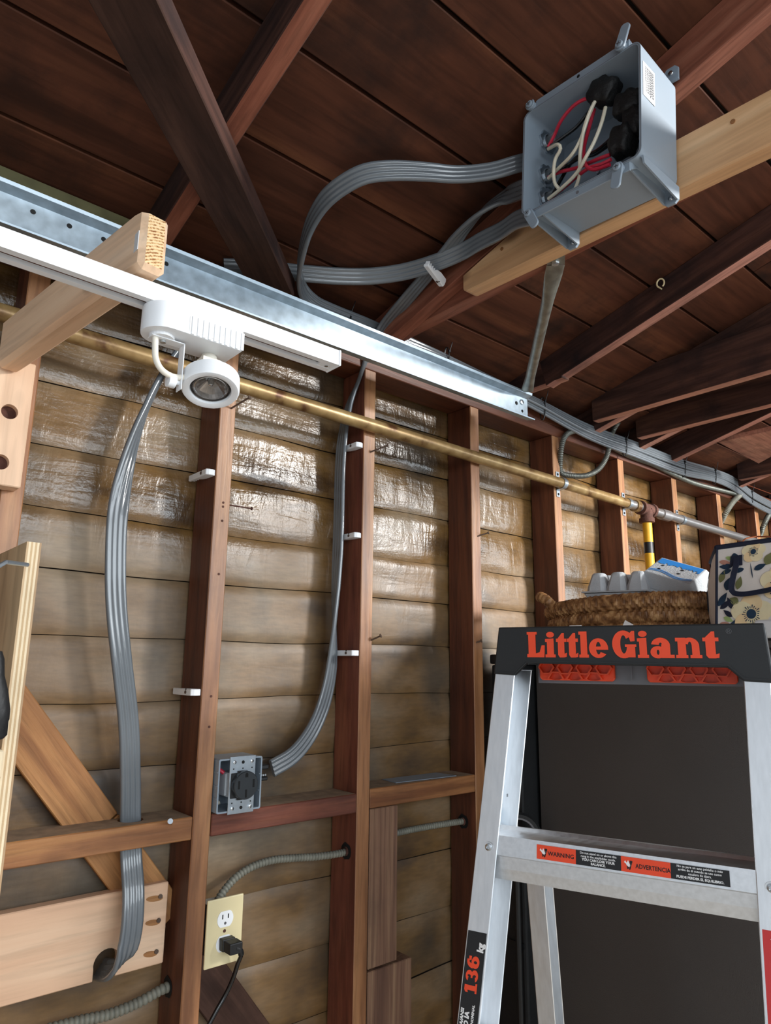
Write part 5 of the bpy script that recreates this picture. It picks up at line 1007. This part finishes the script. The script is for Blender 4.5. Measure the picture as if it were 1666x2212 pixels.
def carton(label, loc, Rm, ncol, nrow, cell, lid_up, printed):
    t = thing('egg_carton', label, 'egg carton', loc, 'egg cartons in the basket'); o = Vector(loc); W, D = ncol*cell, nrow*cell
    def T(p): return o+Rm @ Vector(p)
    mb = MB(); e = 0.008                                     # flange with an upstanding lip
    mb.prism([T(p) for p in ((-W/2-e, -D/2-e, 0), (W/2+e, -D/2-e, 0), (W/2+e, D/2+e, 0), (-W/2-e, D/2+e, 0))], Rm @ Vector((0, 0, 0.004)))
    part('flange', mb, M['carton'], t, bevel=0.0012)
    mb = MB(); s = -1 if lid_up else 1                       # egg cups: truncated pyramids, one lump each
    for i in range(ncol):
        for j in range(nrow):
            cx_, cy_ = -W/2+cell*(i+0.5), -D/2+cell*(j+0.5); rows = []
            for h, r in ((0.002, 0.52), (0.014, 0.49), (0.036, 0.36), (0.046, 0.31), (0.050, 0.24)):
                for k in range(12):
                    a_ = 2*math.pi*k/12; q = max(abs(math.cos(a_)), abs(math.sin(a_)))**0.85; rows.append(T((cx_+cell*r*math.cos(a_)/q, cy_+cell*r*math.sin(a_)/q, s*h+(0 if s < 0 else 0.003))))
            mb.add(rows, [(a_*12+k, a_*12+(k+1) % 12, (a_+1)*12+(k+1) % 12, (a_+1)*12+k) for a_ in range(4) for k in range(12)]+[tuple(range(48, 60))])
    part('egg_cups', mb, M['carton'], t, smooth=True)
    z0, z1 = (0.004, 0.040) if lid_up else (-0.001, -0.034); mb = MB(); i_ = 0.018
    b_ = [(-W/2-0.004, -D/2-0.004, z0), (W/2+0.004, -D/2-0.004, z0), (W/2+0.004, D/2+0.004, z0), (-W/2-0.004, D/2+0.004, z0)]; c_ = [(-W/2+i_, -D/2+i_*0.6, z1), (W/2-i_, -D/2+i_*0.6, z1), (W/2-i_, D/2-i_*0.6, z1), (-W/2+i_, D/2-i_*0.6, z1)]
    mb.add([T(p) for p in b_+c_], [(3, 2, 1, 0), (4, 5, 6, 7)]+[(k, (k+1) % 4, 4+(k+1) % 4, 4+k) for k in range(4)])
    lid = part('lid', mb, M['carton'], t, bevel=0.003, bseg=2)
    if printed:
        zt = z1+0.0005; rnd = random.Random(5); N = 16; xs = [-W/2+i_+0.004+(W-2*i_-0.008)*k/N for k in range(N+1)]; top_ = D/2-i_*0.6-0.004
        mb = MB()
        for k in range(N):
            d0, d1 = 0.016+0.010*rnd.random(), 0.016+0.010*rnd.random(); mb.prism([T((xs[k], top_, zt)), T((xs[k+1], top_, zt)), T((xs[k+1], top_-d1, zt)), T((xs[k], top_-d0, zt))], Rm @ Vector((0, 0, 0.0003)))
        part('blue_band', mb, M['blue_print'], lid)
        mb = MB()
        for q in (0.010, 0.016):
            pts_ = [(-W/2+i_+0.004+(W-2*i_-0.008)*k/12, -D/2+i_*0.6+q+0.006*math.sin(k*0.55)) for k in range(13)]
            for k in range(12): mb.prism([T((pts_[k][0], pts_[k][1], zt)), T((pts_[k+1][0], pts_[k+1][1], zt)), T((pts_[k+1][0], pts_[k+1][1]+0.0022, zt)), T((pts_[k][0], pts_[k][1]+0.0022, zt))], Rm @ Vector((0, 0, 0.0003)))
        part('blue_line', mb, M['blue_print'], lid)
        for x_ in (-0.035, 0.015):
            for y_ in (-0.012, 0.006):
                if abs(x_) < W/2-0.02: part('lid_hole', MB().prism([T((x_+0.0045*math.cos(a_), y_+0.0025*math.sin(a_)+x_*0.04, zt)) for a_ in [2*math.pi*k/10 for k in range(10)]], Rm @ Vector((0, 0, 0.0002))), M['slot'], lid)
    return t
from mathutils import Euler
carton('upturned pale egg carton with its cups showing, left one in the basket', (1.630, -0.378, 1.7800), Euler((0.03, 0.02, 0.12)).to_matrix() @ Matrix.Rotation(math.radians(90), 3, 'Z'), 3, 2, 0.053, False, False)
carton('tilted egg carton with a blue printed lid, right one in the basket', (1.665, -0.500, 1.800), Matrix.Rotation(math.radians(-10), 3, 'Z') @ Euler((math.radians(24), math.radians(-30), 0)).to_matrix() @ Matrix.Rotation(math.radians(-90), 3, 'Z'), 3, 2, 0.051, True, True)

# ------------------------------------------------------------------ floral lunch bag
bg = thing('floral_bag', 'cream floral bag with navy straps on the cabinet right of the basket', 'bag', (1.55, -0.80, 1.657))
bx_, by_, bz_ = 1.500, -0.664, 1.6585; BWd, BHt, BDp = 0.27, 0.196, 0.15
def bagpt(s, t, d):                                       # s right 0..1, t up 0..1, d depth 0..1
    bul = 0.010*math.sin(math.pi*s)*math.sin(math.pi*t); side = 0.016*math.sin(math.pi*t)*math.sin(math.pi*min(1, d*1.0))
    return Vector((bx_-bul*(1-d)+BDp*d+0.018*t*(1-d), by_+0.075*d-BWd*s+(side if s < 0.01 else (-side if s > 0.99 else 0))-0.010*t*(1 if s < 0.5 else 0.6), bz_+BHt*t-0.012*abs(d-0.0)*t+0.006*s*t))
N = 14; vs = []; fs = []
def grid(fn, nu, nv):
    k = len(vs)
    for i in range(nu+1):
        for j in range(nv+1): vs.append(fn(i/nu, j/nv))
    for i in range(nu):
        for j in range(nv): a_ = k+i*(nv+1)+j; fs.append((a_, a_+1, a_+nv+2, a_+nv+1))
grid(lambda a_, b_: bagpt(a_, b_, 0), N, N); grid(lambda a_, b_: bagpt(a_, b_, 1), N, N); grid(lambda a_, b_: bagpt(0, b_, a_), N, N); grid(lambda a_, b_: bagpt(1, b_, a_), N, N); grid(lambda a_, b_: bagpt(a_, 1, b_), N, N); grid(lambda a_, b_: bagpt(a_, 0, b_), N, N)
part('bag_body', MB().add(vs, fs), M['bagcloth'], bg, smooth=True)
def edge(fn, r=0.0032): return [fn(k/20) for k in range(21)]
for fn in (lambda q: bagpt(0, q, 0), lambda q: bagpt(1, q, 0), lambda q: bagpt(0, q, 1)): part('piping', MB().tube(edge(fn), 0.0030, 8), M['navy'], bg, smooth=True)
mb = MB().tube(edge(lambda q: bagpt(q, 1, 0)), 0.0055, 10).tube(edge(lambda q: bagpt(0, 1, q)), 0.0055, 10).tube(edge(lambda q: bagpt(q, 1, 0.5)), 0.004, 8); part('zip_trim', mb, M['navy'], bg, smooth=True)
part('bottom_trim', MB().prism([bagpt(0.16, 0.0, 0)-Vector((0.002, 0, 0)), bagpt(1, 0.0, 0)-Vector((0.002, 0, 0)), bagpt(1, 0.10, 0)-Vector((0.005, 0, 0)), bagpt(0.5, 0.085, 0)-Vector((0.011, 0, 0)), bagpt(0.22, 0.05, 0)-Vector((0.005, 0, 0))], (0.003, 0, 0)), M['navy'], bg)
def FB(s, t, e): return bagpt(s/270, t/196, 0)-Vector((e, 0, 0))     # millimetres across and up on the front
sp_ = [FB(s, t, 0.004+e) for s, t, e in ((44, 166, 0.0), (45, 150, 0.003), (41, 128, 0.006), (38, 104, 0.008), (44, 92, 0.009), (66, 88, 0.010), (95, 90, 0.010), (125, 94, 0.010), (150, 100, 0.008), (155, 140, 0.004), (156, 165, 0.0))]
spp = smoothpath(sp_, 0.005); part('strap', MB().sweep(spp, [(-0.0055, -0.0012), (0.0055, -0.0012), (0.0055, 0.0012), (-0.0055, 0.0012)], [(0.2, -0.7, 0.5) for _ in spp]), M['navy'], bg)
for s in (44, 156): part('strap_patch', MB().prism([FB(s-13, 150, 0.003), FB(s+13, 150, 0.003), FB(s+12, 172, 0.003), FB(s-12, 172, 0.003)], (-0.002, 0, 0)), M['navy'], bg)
def pr_poly(m_, pts_, e=0.0012, nm='printed_petal'): part(nm, MB().prism([FB(s, t, e) for s, t in pts_], (-0.0002, 0, 0)), M[m_], bg)
def leaf(m_, s, t, ln, w, ang, e=0.0014):
    a_ = math.radians(ang); pts_ = []
    for k in range(9): x = k/8; pts_.append((x*ln, w*math.sin(math.pi*x**0.8)))
    for k in range(7, 0, -1): x = k/8; pts_.append((x*ln, -w*math.sin(math.pi*x**0.8)))
    pr_poly(m_, [(s+x*math.cos(a_)-y*math.sin(a_), t+x*math.sin(a_)+y*math.cos(a_)) for x, y in pts_], e, 'printed_leaf')
def flower(s, t, r):
    for k in range(5):
        a_ = 2*math.pi*k/5+0.3; c_ = (s+0.55*r*math.cos(a_), t+0.55*r*math.sin(a_)); pr_poly('petal' if k % 2 else 'petal2', [(c_[0]+0.58*r*math.cos(q), c_[1]+0.52*r*math.sin(q)) for q in [2*math.pi*j/18 for j in range(18)]], 0.0010+0.0002*k)
    pr_poly('teal', [(s+0.26*r*math.cos(q), t+0.26*r*math.sin(q)) for q in [2*math.pi*j/18 for j in range(18)]], 0.0024)
    mb = MB()
    for k in range(22):
        a_ = 2*math.pi*k/22; r2 = 0.40*r*(1+0.12*(k % 3)); mb.prism([FB(q_[0], q_[1], 0.0022) for q_ in [(s+0.30*r*math.cos(a_-0.03), t+0.30*r*math.sin(a_-0.03)), (s+r2*math.cos(a_-0.06), t+r2*math.sin(a_-0.06)), (s+r2*math.cos(a_+0.06), t+r2*math.sin(a_+0.06)), (s+0.30*r*math.cos(a_+0.03), t+0.30*r*math.sin(a_+0.03))]], (-0.0002, 0, 0))
    part('printed_stamens', mb, M['teal'], bg, kind='stuff')
flower(74, 48, 38); flower(130, 108, 34); flower(78, 176, 22); flower(190, 60, 36); flower(225, 150, 32)
for a_ in ((35, 150, 30, 6, 175, 'teal'), (33, 143, 26, 5, 195, 'teal'), (22, 100, 30, 10, 70, 'teal'), (4, 68, 34, 7, 55, 'teal'), (8, 62, 30, 6, 35, 'navy'), (36, 60, 28, 6, 115, 'navy'), (34, 44, 24, 5, 140, 'navy'), (30, 30, 26, 16, 330, 'teal'), (80, 138, 26, 6, 20, 'teal'), (78, 120, 34, 1.2, 100, 'teal'), (60, 142, 24, 5, 190, 'teal'), (8, 118, 28, 7, 70, 'leafgreen'), (46, 100, 28, 7, 75, 'leafgreen'), (48, 72, 22, 8, 150, 'leafgreen'), (104, 145, 28, 10, 65, 'leafgreen'), (122, 150, 30, 10, 50, 'lightgreen'), (6, 164, 26, 5, 345, 'pink'), (6, 30, 30, 7, 350, 'pink'), (16, 44, 22, 5, 335, 'lightgreen'), (20, 172, 20, 4, 335, 'lightgreen'), (110, 84, 40, 6, 15, 'teal'), (50, 168, 22, 14, 200, 'teal')): leaf(a_[5], *a_[:5])
for (d0, t0, ln, w, an) in ((0.45, 0.60, 0.05, 0.012, 60), (0.40, 0.30, 0.06, 0.012, 80), (0.65, 0.75, 0.04, 0.010, 40), (0.5, 0.10, 0.04, 0.010, 70)):
    pts_ = []; a_ = math.radians(an)
    for k in list(range(9))+list(range(7, 0, -1)):
        x = k/8; y = w*math.sin(math.pi*x)*(1 if len(pts_) < 9 else -1); pts_.append(bagpt(0, t0+(x*ln*math.sin(a_)+y*math.cos(a_))/BHt, min(1, max(0, d0+(x*ln*math.cos(a_)-y*math.sin(a_))/BDp)))+Vector((0, 0.0012, 0)))
    part('printed_leaf', MB().prism(pts_, (0, 0.0003, 0)), M['teal'], bg)
top('white_container', MB().bb((1.452, -0.86, 1.657), (1.490, -0.760, 1.692)), M['sticker'], 'white plastic box corner in front of the floral bag', 'container', bevel=0.008, bseg=3)
cw = []
rn = random.Random(4)
for k in range(9): cw.append((1.56+0.03*rn.random(), -0.69-0.014*k, 1.858+0.018*math.sin(k*0.42)+0.006*rn.random()))
top('copper_tangle', MB().tube(smoothpath(cw, 0.006), 0.0016, 6).tube(smoothpath([(1.56, -0.665, 1.850), (1.565, -0.672, 1.866), (1.575, -0.684, 1.860), (1.57, -0.690, 1.852), (1.565, -0.676, 1.850), (1.57, -0.668, 1.862)], 0.005), 0.0016, 6), M['copper'], 'loose copper wire lying on top of the floral bag', 'wire', smooth=True)
top('paper_tag', MB().box((1.488, -0.325, 1.690), (0.002, 0.034, 0.014)), M['white_print'], 'small white paper slip tucked before the basket, left one', 'paper slip')
top('paper_tag', MB().box((1.487, -0.468, 1.692), (0.002, 0.022, 0.016), Matrix.Rotation(0.5, 3, 'X')), M['white_print'], 'small teal and white slip tucked before the basket, middle one', 'paper slip')
